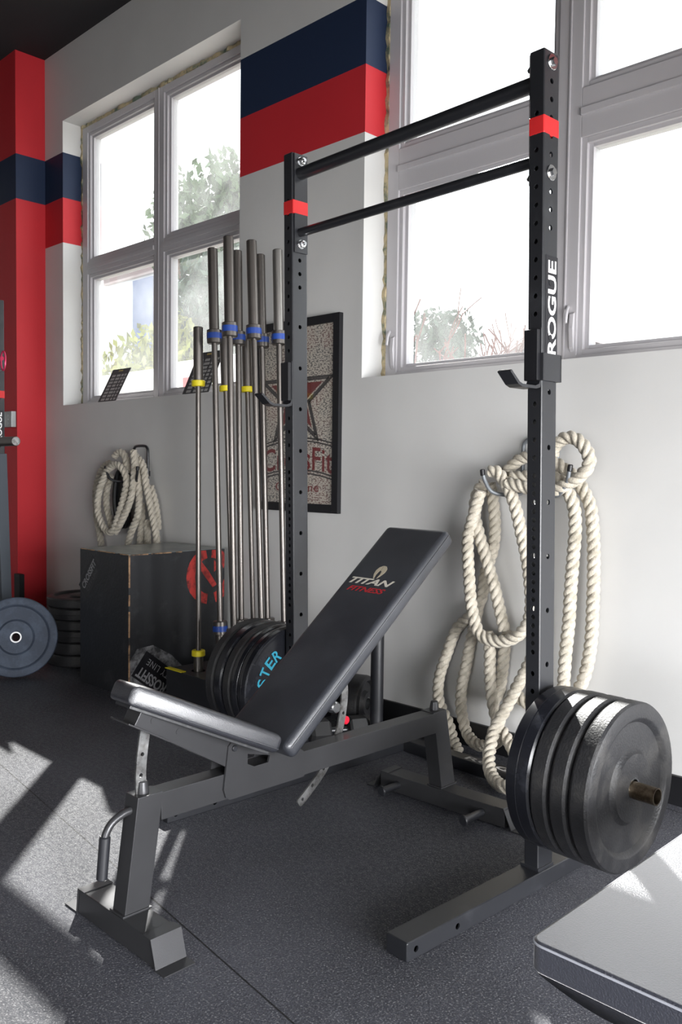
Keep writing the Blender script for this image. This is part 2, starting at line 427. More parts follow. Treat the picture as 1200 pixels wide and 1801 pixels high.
def ring(mb, x0, x1, z0, z1, wd, y0, y1, bev=.003):
    mb.box(x0, x0 + wd, y0, y1, z0, z1, bev); mb.box(x1 - wd, x1, y0, y1, z0, z1, bev)
    mb.box(x0 + wd, x1 - wd, y0, y1, z0, z0 + wd, bev); mb.box(x0 + wd, x1 - wd, y0, y1, z1 - wd, z1, bev)

def window(idx, x0, x1, rail_lo, rail_hi, latches=True):
    root = thing('window_%d' % idx, None, None, (0, 0, 0)); struct(root)
    fy0, fy1 = YW + .147, YW + .255
    gx, gz = .026, .022
    a, b_, zt, zb = x0 + gx, x1 - gx, ZH - gz - .004, ZS + .004
    fr = MB(); mid = (a + b_) / 2; fw = .072
    fr.box(a, a + fw, fy0, fy1, zb, zt, .004); fr.box(b_ - fw, b_, fy0, fy1, zb, zt, .004)
    fr.box(mid - .057, mid + .057, fy0, fy1, zb, zt, .004)
    fr.box(mid - .004, mid + .004, fy0 - .006, fy0, zb, zt, .002)
    for p, q in ((a + fw, mid - .057), (mid + .057, b_ - fw)):
        fr.box(p, q, fy0, fy1, zb, zb + .03, .003); fr.box(p, q, fy0, fy1, zt - .045, zt, .003)
        fr.box(p, q, fy0, fy1, rail_lo, rail_hi, .004)
        fr.box(p, q, fy0 - .010, fy0 + .001, (rail_lo + rail_hi) / 2 - .012, (rail_lo + rail_hi) / 2 + .018, .003)
    fr.build('window_frame', M['frame'], root)
    fm = MB()
    rnd = random.Random(idx)
    # ragged strip of foam in the gap between frame and plaster
    def ragged(fixed0, fixed1, horiz, lo, hi):
        n = int((hi - lo) / .03); prev = None; vs = []
        for i in range(n + 1):
            t = lo + (hi - lo) * i / n; j = rnd.uniform(-.006, .006); d = rnd.uniform(-.012, .006)
            q = [(fixed0, YW + .152 + d), (fixed0, YW + .2), (fixed1, YW + .2), (fixed1, YW + .15 + d + j)]
            vs.append([fm.bm.verts.new((t, y, c) if horiz else (c, y, t)) for c, y in q])
        for A, B in zip(vs, vs[1:]):
            for k in range(4): fm.bm.faces.new([A[k], A[(k + 1) % 4], B[(k + 1) % 4], B[k]])
    ragged(x0 + .001, a + .001, False, ZS + .003, ZH - .003); ragged(x1 - .001, b_ - .001, False, ZS + .003, ZH - .003)
    ragged(ZH - .001, zt - .001, True, x0 + .003, x1 - .003)
    bmesh.ops.recalc_face_normals(fm.bm, faces=fm.bm.faces)
    fm.build('shim_foam', M['foam'], root)
    for p, q in ((a + fw, mid - .057), (mid + .057, b_ - fw)):
        for z0, z1 in ((zb + .03, rail_lo), (rail_hi, zt - .045)):
            s = MB(); ring(s, p, q, z0, z1, .024, fy0 + .012, fy1 - .01); ring(s, p + .02, q - .02, z0 + .01 + .008, z1 - .016, .024, fy0 + .03, fy1 - .02)
            so = s.build('window_sash', M['frame'], root)
            MB().box(p + .03, q - .03, fy0 + .048, fy0 + .052, z0 + .03, z1 - .03).build('window_pane', M['glass'], so)
    if latches:
        for lx in (a + .045, mid + .03):
            h = MB(); h.prism([(fy0 - .001, 1.76), (fy0 - .001, 1.93), (fy0 - .014, 1.92), (fy0 - .020, 1.86), (fy0 - .012, 1.78)], 'x', lx, lx + .02, .003)
            h.sweep([(lx - .012, fy0 - .004, 1.955), (lx - .004, fy0 - .03, 1.925), (lx - .002, fy0 - .04, 1.88)], .007, 8)
            h.build('window_latch', M['frame'], root)
    return root
window(1, OPEN[0][0], OPEN[0][1], 2.70, 2.79, False)
window(2, OPEN[1][0], OPEN[1][1], 2.655, 2.86)
window(3, OPEN[2][0], OPEN[2][1], 2.655, 2.86)

# ------------------------------------------------------------------ outdoors
gnd = MB(); gnd.box(-60, 40, YO + .0, 80, -.6, -.35); tag(gnd.build('ground', M['ground']), None, None, None, 'structure')

def leaves(mb, c, rad, n, size, rnd, flat=1.0):
    for _ in range(n):
        d = Vector((rnd.gauss(0, 1), rnd.gauss(0, 1), rnd.gauss(0, 1))).normalized() * (rnd.random() ** .45)
        p = Vector(c) + Vector((d.x * rad[0], d.y * rad[1], d.z * rad[2]))
        s = size * rnd.uniform(.6, 1.3)
        q = Euler((rnd.uniform(0, 6), rnd.uniform(0, 6), rnd.uniform(0, 6))).to_matrix()
        v = [mb.bm.verts.new(p + q @ Vector(k)) for k in ((-s, 0, 0), (0, -s * .45, s * .12), (s, 0, 0), (0, s * .45, s * .12))]
        mb.bm.faces.new(v)

def tree(name, label, cat, x, y, top, rad, material, n=2600, size=.14, seed=1, trunk_r=.12, group=None, blobs=7, dx=0.0):
    rnd = random.Random(seed)
    root = thing(name, label, cat, (x, y, -.35), 0, group)
    zc = top - rad[2] + .35
    t = MB(); t.sweep([(0, 0, 0), (rnd.uniform(-.1, .1), .05, zc * .5), (rnd.uniform(-.2, .2) + dx * .5, 0, zc)], trunk_r, 8, step=.3)
    for k in range(5):
        a = rnd.uniform(0, 6.28); t.sweep([(0, 0, zc * rnd.uniform(.4, .8)), (math.cos(a) * rad[0] * .5, math.sin(a) * rad[1] * .5, zc + rnd.uniform(-.2, .5) * rad[2])], trunk_r * .4, 6, step=.4)
    t.build('trunk', M['bark'], root)
    f = MB()
    for k in range(blobs):
        d = Vector((rnd.uniform(-1, 1) * rad[0] * .6, rnd.uniform(-1, 1) * rad[1] * .6, rnd.uniform(-1, 1) * rad[2] * .6))
        leaves(f, (d.x + dx, d.y, zc + d.z), tuple(r * .55 for r in rad), n // blobs, size, rnd)
    f.build('foliage', material, root)
    return root

# seen through the left window
tree('bush', 'yellow-green leafy bush outside the left window, in front of the pale house', 'bush', -16.8, 11.0, 5.1, (1.4, 1.2, 1.9), M['leaf_y'], 3000, .12, 3)
tree('tree', 'slim green tree outside between the pale house and the yellow-green bush', 'tree', -17.6, 13.2, 7.3, (1.0, 1.0, 2.6), M['leaf_d'], 2600, .12, 4)
tree('tree', 'dense dark green tree outside the right half of the left window, behind the barbells', 'tree', -15.9, 12.6, 6.4, (2.3, 1.3, 2.9), M['leaf_d'], 7000, .14, 5)
tree('tree', 'tall pale tree whose crown shows through the upper left pane', 'tree', -21.0, 15.0, 9.9, (1.9, 1.6, 2.8), M['leaf'], 3200, .16, 6)
tree('tree', 'faint tall tree crown seen through the dusty upper right pane of the left window', 'tree', -16.9, 14.0, 9.0, (1.5, 1.5, 2.0), M['leaf'], 2400, .15, 8)
# pale house with a blue corner
h = thing('house', 'pale house with a blue-grey corner and white-framed window outside the left window', 'house', (-26.5, 17.5, -.35))
MB().box(-3.5, 3.2, 0, 5, 0, 8.6).build('wall', M['house_w'], h)
MB().box(-1.2, .1, -.35, 0, 0, 8.4).build('corner_panel', M['house_b'], h)
MB().box(-3.6, 3.4, -.15, 5.2, 8.6, 8.9).build('roof', M['house_roof'], h)
hw = MB(); ring(hw, 1.5, 2.7, 6.1, 8.0, .1, -.08, .02); hw.box(2.05, 2.15, -.08, .0, 6.2, 7.9); hw = hw.build('window_trim', M['house_w'], h)
MB().box(1.6, 2.6, -.03, .0, 6.2, 7.9).build('window_pane', M['house_win'], hw)
# white board shed close to the window
s = thing('shed', 'low white board shed right outside the left window', 'shed', (-15.7, 9.0, -.35))
b1 = MB()
for k in range(9): b1.box(0, 2.35, 0, .08, k * .385, k * .385 + .37, .01)
b1.build('boards', M['fence_w'], s)
MB().box(2.37, 4.9, -.1, 2.2, 0, 3.52, .12).build('end_wall', M['fence_w'], s)
MB().box(3.0, 3.5, -.13, -.1, 3.02, 3.2, .01).build('tail_light', M['red_tape'], s)
# bare shrub outside the right window
def bare_shrub(x, y, label, seed, hgt, stems, spread):
    rnd = random.Random(seed)
    t = MB()
    def branch(p, d, l, r, lv):
        q = p + d * l; m = (p + q) / 2 + Vector((rnd.uniform(-1, 1), rnd.uniform(-1, 1), rnd.uniform(-.5, .5))) * l * .08
        t.sweep([p, m, q], r, 5, step=l * .35)
        if lv == 0: return
        for k in range(rnd.choice((2, 3, 3))):
            nd = (d + Vector((rnd.uniform(-.9, .9), rnd.uniform(-.5, .5), rnd.uniform(-.35, .7)))).normalized()
            branch(p + (q - p) * rnd.uniform(.45, 1.0), nd, l * rnd.uniform(.5, .8), r * .70, lv - 1)
    for k in range(stems):
        branch(Vector((rnd.uniform(-.3, .3) * spread, 0, 0)), Vector((rnd.uniform(-.6, .6) * spread, rnd.uniform(-.2, .2), 1)).normalized(), hgt * .5, .028, 4)
    o = t.build('bare_shrub', M['twig']); o.location = (x, y, -.35)
    return tag(o, label, 'shrub')
bare_shrub(-4.45, 6.2, 'leafless reddish shrub outside the right window, nearest the glass', 11, 2.7, 12, 2.0)
bare_shrub(-7.7, 9.0, 'leafless reddish shrub outside, low in the left corner of the right window', 12, 3.3, 10, 2.0)
tree('bush', 'round green bush outside beyond the bare shrub', 'bush', -11.1, 14.0, 4.55, (1.1, 1.0, 1.2), M['leaf_d'], 2600, .09, 9)
for lx, ly, wd, hh, lb in ((-17.2, 23.6, 4.0, 4.9, 'distant blue-grey house behind the round bush'), (-12.9, 20.0, 1.9, 4.9, 'distant blue-grey house beside the right upright of the rack')):
    o = thing('house', lb, 'house', (lx, ly, -.35))
    MB().box(0, wd, 0, 3, 0, hh).build('wall', M['house_b'], o)
    MB().prism([(-.25, hh), (wd + .25, hh), (wd * .5, hh + .75)], 'y', -.2, 3.2).build('roof', M['house_roof'], o)
    [MB().box(wd * a, wd * a + .5, -.04, 0, hh - 1.4, hh - .5).build('window_pane', M['house_win'], o) for a in (.2, .6)]
# unseen tree added to keep the sun off the right window
tree('tree', 'big unseen tree outside to the right, added to shade the right window', 'tree', -3.3, 9.8, 12.3, (3.65, 2.3, 1.95), M['leaf'], 15000, .17, 21, trunk_r=.16, blobs=14, dx=-1.6)

# ------------------------------------------------------------------ squat rack
# local frame: x along the pull-up bars (0 = outer face of the right upright), y towards the wall (0 = upright centre)
RZ = -.0466
RACK = (-1.338, 2.254, 0)
def lean(p): return (p[0] - .0135 * (p[2] - .05), p[1] - .0071 * (p[2] - .05), p[2])
rack = thing('squat_rack', 'black steel squat rack with two drilled posts, pull-up bars and red tape rings', 'squat rack', RACK, RZ)
ZT = 2.465
XU = {'R': 0.0, 'L': -1.1405}         # outer (+x) face of each upright
def upright(x1, side_holes, front_holes):
    x0 = x1 - .0515
    m = MB().box(x0, x1, -.038, .038, .052, ZT, .006, 3)
    inner = MB().box(x0 + .005, x1 - .005, -.033, .033, .0, ZT - .004)
    c1 = MB(); c2 = MB()
    for z in side_holes: c1.cyl((x0 - .02, 0, z), (x1 + .02, 0, z), .0082, seg=12)
    for z in front_holes: c2.cyl(((x0 + x1) / 2, -.06, z), ((x0 + x1) / 2, .06, z), .0078, seg=12)
    r = cut(m, [inner, c1, c2])
    return r.map(lean)
top_h = [2.379, 2.327, 2.275, 2.223, 2.170, 2.064, 2.012, 1.959]
mid_h = [1.80, 1.64, 1.481, 1.318, 1.156, .995, .834, .672, .51, .35]
fr = [round(1.234 - .0262 * k, 4) for k in range(21)] + [.645, .592, .54, .49] + [round(1.287 + .0525 * k, 4) for k in range(22)]
fr = [z for z in fr if z < 2.3]
upright(XU['R'], top_h + mid_h, fr).build('upright', M['steel_black'], rack)
upright(XU['L'], [2.057, 2.005, 1.953] + mid_h, fr).build('upright', M['steel_black'], rack)
for x1 in XU.values():
    b = MB().box(x1 - .068, x1 + .008, -.619, .66, 0.0, .052, .006, 3)
    c = MB()
    for y in (-.585, -.42): c.cyl((x1 - .1, y, .026), (x1 + .03, y, .026), .0085, seg=14)
    inn = MB().box(x1 - .063, x1 + .003, -.612, .655, .005, .047)
    cut(b, [inn, c]).build('base_tube', M['steel_black'], rack)
    MB().box(x1 - .063, x1 + .003, -.040, .040, .050, .062, .003).build('weld_plate', M['steel_black'], rack)
MB().box(-1.135, -.068, .585, .650, 0.0, .052, .006, 3).build('rear_crossmember', M['steel_black'], rack)
me = fit_text(text_mesh('ROGUE', 1, .02), .36, .036)
lt = MB().mesh(me, frame_matrix((-.62, .615, .0526), (1, 0, 0), (0, 1, 0))); lt.build('crossmember_lettering', M['white'], rack)
# round storage tube standing on the back corner
MB().box(-1.31, -1.205, .53, .60, .0, .045, .003).cyl((-1.285, .565, .045), (-1.285, .565, .62), .030, seg=28, bev=.003).build('storage_tube', M['steel_black'], rack)
# pull-up bars with their end plates
for z, r in ((2.388, .0235), (2.163, .0170)):
    p0 = lean((XU['L'], 0, z)); p1 = lean((-.0515, 0, z))
    MB().cyl((p0[0] + .004, p0[1], z), (p1[0] - .004, p1[1], z), r, seg=28).build('pull_up_bar', M['steel_black'], rack)
for xa, xb in ((XU['L'], XU['L'] + .006), (-.0575, -.0515)):
    MB().box(xa, xb, -.030, .036, 2.085, 2.462, .002).map(lean).build('bar_end_plate', M['steel_black'], rack)
for z in (2.433, 2.117):
    # bolt heads with washers on the right post, nuts on the inside of the left post and of the right one
    p = lean((0, 0, z)); b = MB()
    b.cyl(p, (p[0] + .004, p[1], z), .0225, seg=28, bev=.001); b.lathe([(.004, 0), (.004, .0125), (.013, .0115), (.013, 0)], p, (1, 0, 0), 6)
    b.build('bolt', M['chrome'], rack)
    p = lean((XU['L'] + .006, 0, z)); b = MB()
    b.cyl(p, (p[0] + .004, p[1], z), .017, seg=24); b.lathe([(.004, 0), (.004, .0145), (.018, .0145), (.020, .010), (.020, 0)], p, (1, 0, 0), 6)
    b.cyl((p[0] + .02, p[1], z), (p[0] + .029, p[1], z), .0065, seg=14); b.build('nut', M['chrome'], rack)
    p = lean((-.0575, 0, z)); b = MB(); b.lathe([(0, 0), (0, .014), (.014, .014), (.016, .010), (.024, .0065), (.024, 0)], p, (-1, 0, 0), 6)
    b.build('nut', M['steel_black'], rack)
# red tape rings
for x1, dz in ((0, 0), (XU['L'], .008)):
    g_ = .0012
    t = MB().box(x1 - .0515 - g_, x1 + g_ + (.006 if x1 else 0), -.038 - g_, .038 + g_, 2.223 + dz, 2.277 + dz, .006, 3).map(lean)
    t.build('red_tape', M['red_tape'], rack)
# plate storage sleeves, low on the outside of each post
MB().lathe([(0, 0), (0, .024), (.352, .024), (.352, .0205), (.10, .0205), (.10, 0)], (0.0, 0, .372), (1, 0, 0), 32).map(lambda p: (p[0] - .0043, p[1] - .002, p[2])).build('storage_sleeve', M['rust_tube'], rack)
MB().lathe([(0, 0), (0, .024), (.36, .024), (.36, .0205), (.10, .0205), (.10, 0)], (XU['L'] - .056, 0, .372), (-1, 0, 0), 32).build('storage_sleeve', M['rust_tube'], rack)
# label on the right post
lb = MB().box(.0002, .0009, -.024, .037, 1.553, 1.878).map(lean).build('label', mat('black_label', (30, 30, 34), .3), rack)
me = fit_text(text_mesh('ROGUE', 1, .028, spacing=1.02), .276, .042)
MB().mesh(me, frame_matrix((.0013, .0085, 1.727), (0, 0, 1), (0, -1, 0))).map(lean).build('label_lettering', M['white'], lb)
for z in (1.80, 1.64): MB().cyl((.0012, .001, z), (.0019, .001, z), .009, seg=16).map(lean).build('label_hole', M['poster_frame'], lb)

# J-hooks
def j_hook(x1, label, strap):
    j = thing('j_hook', label, 'rack hook', RACK, RZ, 'J-hooks on the rack posts')
    xm = x1 - .0258
    prof = [(-.041, 1.665), (-.041, 1.520), (-.049, 1.502), (-.066, 1.496), (-.128, 1.496), (-.143, 1.501), (-.183, 1.533),
            (-.188, 1.527), (-.150, 1.494), (-.130, 1.487), (-.062, 1.487), (-.042, 1.492), (-.0385, 1.505), (-.0385, 1.665)]
    MB().prism(prof[::-1], 'x', xm - .022, xm + .024, .0008).map(lean).build('hook', M['steel_black'], j)
    MB().box(xm - .024, xm + .022, -.058, -.0415, 1.512, 1.660, .003).map(lean).build('liner', M['poster_frame'], j)
    s = MB()
    if strap:
        s.box(x1 + .0012, x1 + .0085, -.044, .050, 1.512, 1.592, .001); s.box(xm - .022, x1 + .0085, -.0445, -.0395, 1.512, 1.592, .001)
        s.box(xm - .022, x1 + .0085, .043, .050, 1.512, 1.592, .001)
    else:
        s.cyl((xm, -.040, 1.60), (xm, .046, 1.60), .0078, seg=14)
    s.map(lean).build('strap' if strap else 'pin', M['steel_black'], j)
j_hook(0.0, 'black J-hook on the near right-hand post of the squat rack, below the white lettering', True)
j_hook(XU['L'], 'black J-hook on the far left-hand rack post, in front of the framed poster', False)

# ------------------------------------------------------------------ bumper plates
def plate_profile(R, T, hole=.0255):
    h = T / 2
    return [(-h, hole + .010), (-h + .001, hole + .013), (-h + .001, R * .40), (-h * .72, R * .42), (-h * .55, R * .45), (-h * .55, R * .76), (-h * .9, R * .80), (-h, R * .83),
            (-h, R - .016), (-h * .86, R - .005), (-h * .62, R), (h * .62, R), (h * .86, R - .005), (h, R - .016), (h, R * .83), (h * .9, R * .80),
            (h * .55, R * .76), (h * .55, R * .45), (h * .72, R * .42), (h - .001, R * .40), (h - .001, hole + .013), (h, hole + .010), (h, hole), (-h, hole)]
def flat_profile(R, T, hole=.0255):
    h = T / 2
    return [(-h, hole), (-h, R * .30), (-h + .002, R * .32), (-h + .002, R * .90), (-h, R * .93), (-h, R - .008), (-h * .85, R - .002), (-h * .05, R), (0, R - .0015), (h * .05, R), (h * .85, R - .002), (h, R - .008), (h, R * .93),
            (h - .002, R * .90), (h - .002, R * .32), (h, R * .30), (h, hole)]
def bumper(label, group, R, T, material, loc, rz, flat=False, axis=(1, 0, 0)):
    root = thing('bumper_plate', label, 'weight plate', loc, rz, group)
    prof = (flat_profile if flat else plate_profile)(R, T)
    MB().lathe(prof, (0, 0, 0), axis, 72, closed=True).build('rubber_disc', material, root, 30)
    MB().lathe([(-T / 2 - .0005, .0245), (-T / 2 - .0005, .030), (T / 2 + .0005, .030), (T / 2 + .0005, .0245)], (0, 0, 0), axis, 40, closed=True).build('hub_ring', M['chrome'] , root)
    return root
cz, sz = math.cos(RZ), math.sin(RZ)
def rk(x, y, z): return (RACK[0] + cz * x - sz * y, RACK[1] + sz * x + cz * y, z)
RG = 'bumper plates on the right peg of the rack'
for xc, T, m_, fl, lb in ((.052, .078, 'rubber_smooth', True, 'glossy smooth black bumper plate, innermost on the near right peg of the rack'),
                          (.122, .058, 'rubber', False, 'black bumper plate second from the rack post on the near right peg'),
                          (.1825, .058, 'rubber', False, 'black bumper plate third from the rack post on the near right peg'),
                          (.246, .064, 'rubber', False, 'scuffed black bumper plate outermost on the near right peg, steel tube poking out')):
    bumper(lb, RG, .236, T, M[m_], rk(xc, 0, .376), RZ, fl)
LG = 'bumper plates on the left peg of the rack'
xe = [-.064, -.119, -.166, -.224, -.281, -.345]
nm = ['flat black bumper plate with turquoise letters, facing the far left-hand post of the rack', 'black bumper plate directly behind the one with turquoise letters',
      'middle one of the five black bumper plates on the far left-hand peg', 'fourth black bumper plate from the far left-hand post, next to last on its peg',
      'black bumper plate farthest from the rack on the far left-hand peg']
for k in range(5):
    T = xe[k] - xe[k + 1] - .0015
    b = bumper(nm[k], LG, .237, T, M['rubber_smooth' if k in (0, 1, 3) else 'rubber'], rk(XU['L'] + (xe[k] + xe[k + 1]) / 2, 0, .376), RZ, k in (0, 1))
    if k == 0:
        t = MB(); R_ = .155
        for i, ch in enumerate('STER'):
            a = math.radians(168 - i * 15.5)
            me = fit_text(text_mesh(ch, 1, .02), .034, .048)
            t.mesh(me, frame_matrix((T / 2 + .0006, R_ * math.cos(a), R_ * math.sin(a)), (0, math.sin(a), -math.cos(a)), (0, math.cos(a), math.sin(a))))
        t.build('turquoise_lettering', M['turq'], b)

# ------------------------------------------------------------------ adjustable bench
XB = -1.96
bench = thing('adjustable_bench', 'black and grey adjustable weight bench with its backrest raised, standing inside the rack', 'weight bench', (XB, 1.23, 0))
def Bm(y): return y - 1.23
def bpart(mb, name, material, sm=35):
    for v in mb.bm.verts: v.co.x -= XB; v.co.y -= 1.23
    return mb.build(name, material, bench, sm)
x0, x1 = XB - .030, XB + .030
# front foot
m = MB(); m.prism([(-2.158, .003), (-2.150, .0705), (-1.790, .0705), (-1.774, .003)], 'y', 1.164, 1.249, .003); bpart(m, 'front_foot', M['steel_grey'])
m = MB(); m.prism([(-1.789, .0735), (-1.825, .0735), (-1.825, .0705), (-1.790, .0705), (-1.772, .0045), (-1.768, .001), (-1.728, .001), (-1.728, .0045), (-1.766, .0045)], 'y', 1.160, 1.252)
bpart(m, 'foot_flap', M['steel_grey'])
m = MB(); m.prism([(-2.120, .0735), (-2.156, .0735), (-2.165, .0045), (-2.228, .0045), (-2.228, .001), (-2.161, .001), (-2.152, .0708), (-2.120, .0708)], 'y', 1.162, 1.251); bpart(m, 'foot_flap', M['steel_grey'])
# front post, beam, rear post
m = MB(); m.hexa([(x0, 1.173, .070), (x1, 1.173, .070), (x1, 1.248, .070), (x0, 1.248, .070), (x0, 1.213, .377), (x1, 1.213, .377), (x1, 1.292, .377), (x0, 1.292, .377)], .003)
m.box(x0 - .004, x1 + .004, 1.166, 1.254, .070, .076, .002); bpart(m, 'front_post', M['steel_grey'])
m = MB(); m.hexa([(x0, 1.285, .298), (x1, 1.285, .298), (x1, 1.285, .374), (x0, 1.285, .374), (x0, 2.470, .286), (x1, 2.470, .286), (x1, 2.460, .361), (x0, 2.460, .361)], .003); bpart(m, 'main_beam', M['steel_grey'])
m = MB(); m.hexa([(x0, 2.507, .070), (x1, 2.507, .070), (x1, 2.588, .070), (x0, 2.588, .070), (x0, 2.452, .364), (x1, 2.452, .364), (x1, 2.527, .364), (x0, 2.527, .364)], .003)
m.box(x0 - .004, x1 + .004, 2.50, 2.594, .068, .075, .002); bpart(m, 'rear_post', M['steel_grey'])
for y, z in ((1.245, .377), (2.492, .364)):
    m = MB(); m.lathe([(0, 0), (0, .0175), (.006, .0175), (.030, .0135), (.032, .011), (.032, 0)], (XB, y, z), (0, 0, 1), 24); bpart(m, 'rubber_stop', M['steel_grey'])
# rear foot with a roller peg at either end
Rm = Matrix.Translation((XB, 2.535, 0)) @ Matrix.Rotation(.045, 4, 'Z') @ Matrix.Translation((-XB, -2.535, 0))
m = MB(); m.box(-2.215, -1.655, 2.494, 2.576, .004, .070, .004, 2, Rm); bpart(m, 'rear_foot', M['steel_grey'])
for sg in (1, -1):
    xa = -1.657 if sg > 0 else -2.213
    m = MB(); m.prism([(xa - sg * .002, .0735), (xa - sg * .036, .0735), (xa - sg * .036, .0705), (xa - sg * .001, .0705), (xa + sg * .028, .0045), (xa + sg * .030, .001), (xa + sg * .068, .001), (xa + sg * .068, .0045), (xa + sg * .032, .0045)], 'y', 2.490, 2.580, 0, Rm)
    bpart(m, 'foot_flap', M['steel_grey'])
    px = -1.745 if sg > 0 else -2.125
    m = MB(); m.cyl((px, 2.50, .037), (px, 2.395, .037), .0135, seg=20); m.cyl((px, 2.400, .037), (px, 2.388, .037), .0185, seg=24, bev=.003); bpart(m, 'roller_peg', M['steel_black'])
# carrying handle on the front post
m = MB(); m.sweep([(XB, 1.215, .338), (XB, 1.185, .334), (XB, 1.152, .318), (XB, 1.134, .290), (XB, 1.130, .262)], .0105, 16); bpart(m, 'handle', M['steel_grey'])
m = MB(); m.cyl((XB, 1.1335, .290), (XB, 1.124, .178), .0145, seg=20, bev=.003); bpart(m, 'handle_grip', M['steel_black'])
# pivot side plates
poly = [(1.505, .452), (1.516, .462), (1.60, .462), (1.70, .440), (1.80, .372), (1.815, .345), (1.80, .292), (1.512, .2955), (1.497, .305), (1.489, .330)]
for xa in (x0 - .0075, x1 + .0005):
    hole = MB().prism([(1.575, .415), (1.66, .392), (1.655, .372), (1.60, .372), (1.575, .385)], 'x', xa - .02, xa + .03)
    m = cut(MB().prism(poly, 'x', xa, xa + .007), [hole]); bpart(m, 'pivot_plate', M['steel_grey'])
m = MB(); m.cyl((x0 - .014, 1.525, .443), (x1 + .014, 1.525, .443), .009, seg=16, bev=.002); bpart(m, 'pivot_bolt', M['steel_black'])
# seat
def slab(p, q, width, thick, xc, bev, name, material, crown=.0, parts=6, taper=None):
    """cushion whose top runs from p to q (y, z); thickness measured downwards"""
    L_ = math.hypot(q[0] - p[0], q[1] - p[1]); a = math.atan2(q[1] - p[1], q[0] - p[0])
    t = bmesh.new(); bmesh.ops.create_cube(t, size=1)
    for v in t.verts: v.co = Vector((v.co.x * width, (v.co.y + .5) * L_, (v.co.z - .5) * thick))
    bmesh.ops.bevel(t, geom=list(t.edges), offset=bev, segments=5, profile=.55, affect='EDGES')
    geom = list(t.verts) + list(t.edges) + list(t.faces)
    for ax, lo, hi, n in ((1, 0, L_, parts), (0, -width / 2, width / 2, 4)):
        for k in range(1, n):
            c = lo + (hi - lo) * k / n; no = (0, 1, 0) if ax else (1, 0, 0); co = (0, c, 0) if ax else (c, 0, 0)
            bmesh.ops.bisect_plane(t, geom=list(t.verts) + list(t.edges) + list(t.faces), plane_co=co, plane_no=no)
    for v in t.verts:
        e = min(1, (width / 2 - abs(v.co.x)) / .05) * min(1, min(v.co.y, L_ - v.co.y) / .06)
        if v.co.z > -thick * .3: v.co.z += crown * max(0, e)
    if taper:
        for v in t.verts:
            k = min(1, v.co.y / L_); v.co.x *= taper + (1 - taper) * math.sin(k * PI / 2) ** .8
    Mx = Matrix.Translation((xc, p[0], p[1])) @ Matrix.Rotation(a, 4, 'X')
    bmesh.ops.transform(t, matrix=Mx, verts=t.verts)
    mb = MB(); mb._new(t)
    return mb, Mx, L_
m, Ms, Ls = slab((1.192, .686), (1.632, .476), .275, .054, XB, .020, 's', None, .004, 6, .34)
seat = bpart(m, 'seat', M['vinyl'], 50)
m = MB(); m.hexa([(-.035, .02, -.062), (.035, .02, -.062), (.035, .02, -.052), (-.035, .02, -.052), (-.115, Ls - .02, -.062), (.115, Ls - .02, -.062), (.115, Ls - .02, -.052), (-.115, Ls - .02, -.052)], .002)
m.map(lambda p: Ms @ Vector(p)); bpart(m, 'seat_board', M['wood_black'])
# piping seam round the seat
m = MB(); hw, a_, b_ = .1385, .012, Ls - .012
m.sweep([(hw * (.34 + .66 * math.sin(k_ / 10 * PI / 2) ** .8), a_ + (b_ - a_) * k_ / 10, -.040) for k_ in range(11)], .0018, 6); m.map(lambda p: Ms @ Vector(p)); bpart(m, 'seat_piping', M['vinyl'])
m = MB(); m.hexa([(x0 + .002, 1.200, .572), (x1 + .002, 1.200, .572), (x1 + .002, 1.228, .618), (x0 + .002, 1.228, .618), (x0 + .002, 1.500, .392), (x1 + .002, 1.500, .392), (x1 + .002, 1.545, .462), (x0 + .002, 1.545, .462)], .003)
bpart(m, 'seat_frame', M['steel_grey'])
for t_ in (.15, .42):
    y_, z_ = 1.213 + (1.51 - 1.213) * t_, .600 + (.43 - .600) * t_; m = MB().cyl((x1 + .001, y_, z_), (x1 + .0035, y_, z_), .0085, seg=16)
    bpart(m, 'frame_bolt', M['steel_grey'])
m = MB(); m.box(x0 - .02, x1 + .012, -.03, .115, -.004, 0, .001, 2, Matrix.Translation((0, 1.205, .570)) @ Matrix.Rotation(math.atan2(-.17, .297), 4, 'X')); bpart(m, 'frame_end_plate', M['steel_grey'])
def arc_plate(pts, w_, xa, xb, holes, name):
    P = smooth(pts, .012)
    poly = []
    L_, R_ = [], []
    for i, q in enumerate(P):
        t_ = (P[min(i + 1, len(P) - 1)] - P[max(i - 1, 0)]).normalized(); n_ = Vector((0, -t_.z, t_.y))
        e = 1.0 if 0 < i < len(P) - 1 else .6
        L_.append(q + n_ * w_ / 2 * e); R_.append(q - n_ * w_ / 2 * e)
    poly = [(v.y, v.z) for v in L_] + [(v.y, v.z) for v in R_[::-1]]
    c = MB()
    for y_, z_ in holes: c.cyl((xa - .01, y_, z_), (xb + .01, y_, z_), .0058, seg=14)
    m = cut(MB().prism(poly, 'x', xa, xb), [c]); bpart(m, name, M['brushed'])
arc_plate([(0, 1.262, .590), (0, 1.252, .54), (0, 1.243, .48), (0, 1.239, .43), (0, 1.240, .370)], .031, XB - .003, XB + .003, [(1.243, .481), (1.239, .425), (1.249, .55)], 'seat_adjuster')
arc_plate([(0, 1.985, .66), (0, 2.030, .59), (0, 2.050, .51), (0, 2.043, .43), (0, 2.018, .35), (0, 1.965, .268), (0, 1.905, .214), (0, 1.845, .172)], .030, x0 - .009, x0 - .003,
          [(2.05, .52), (2.045, .43), (2.0, .32), (1.955, .262), (1.905, .218), (1.862, .184)], 'back_adjuster')
m = MB(); m.cyl((x0 - .05, 2.015, .452), (x0 - .005, 2.015, .452), .020, seg=28, bev=.004); bpart(m, 'adjuster_knob', M['chrome'])
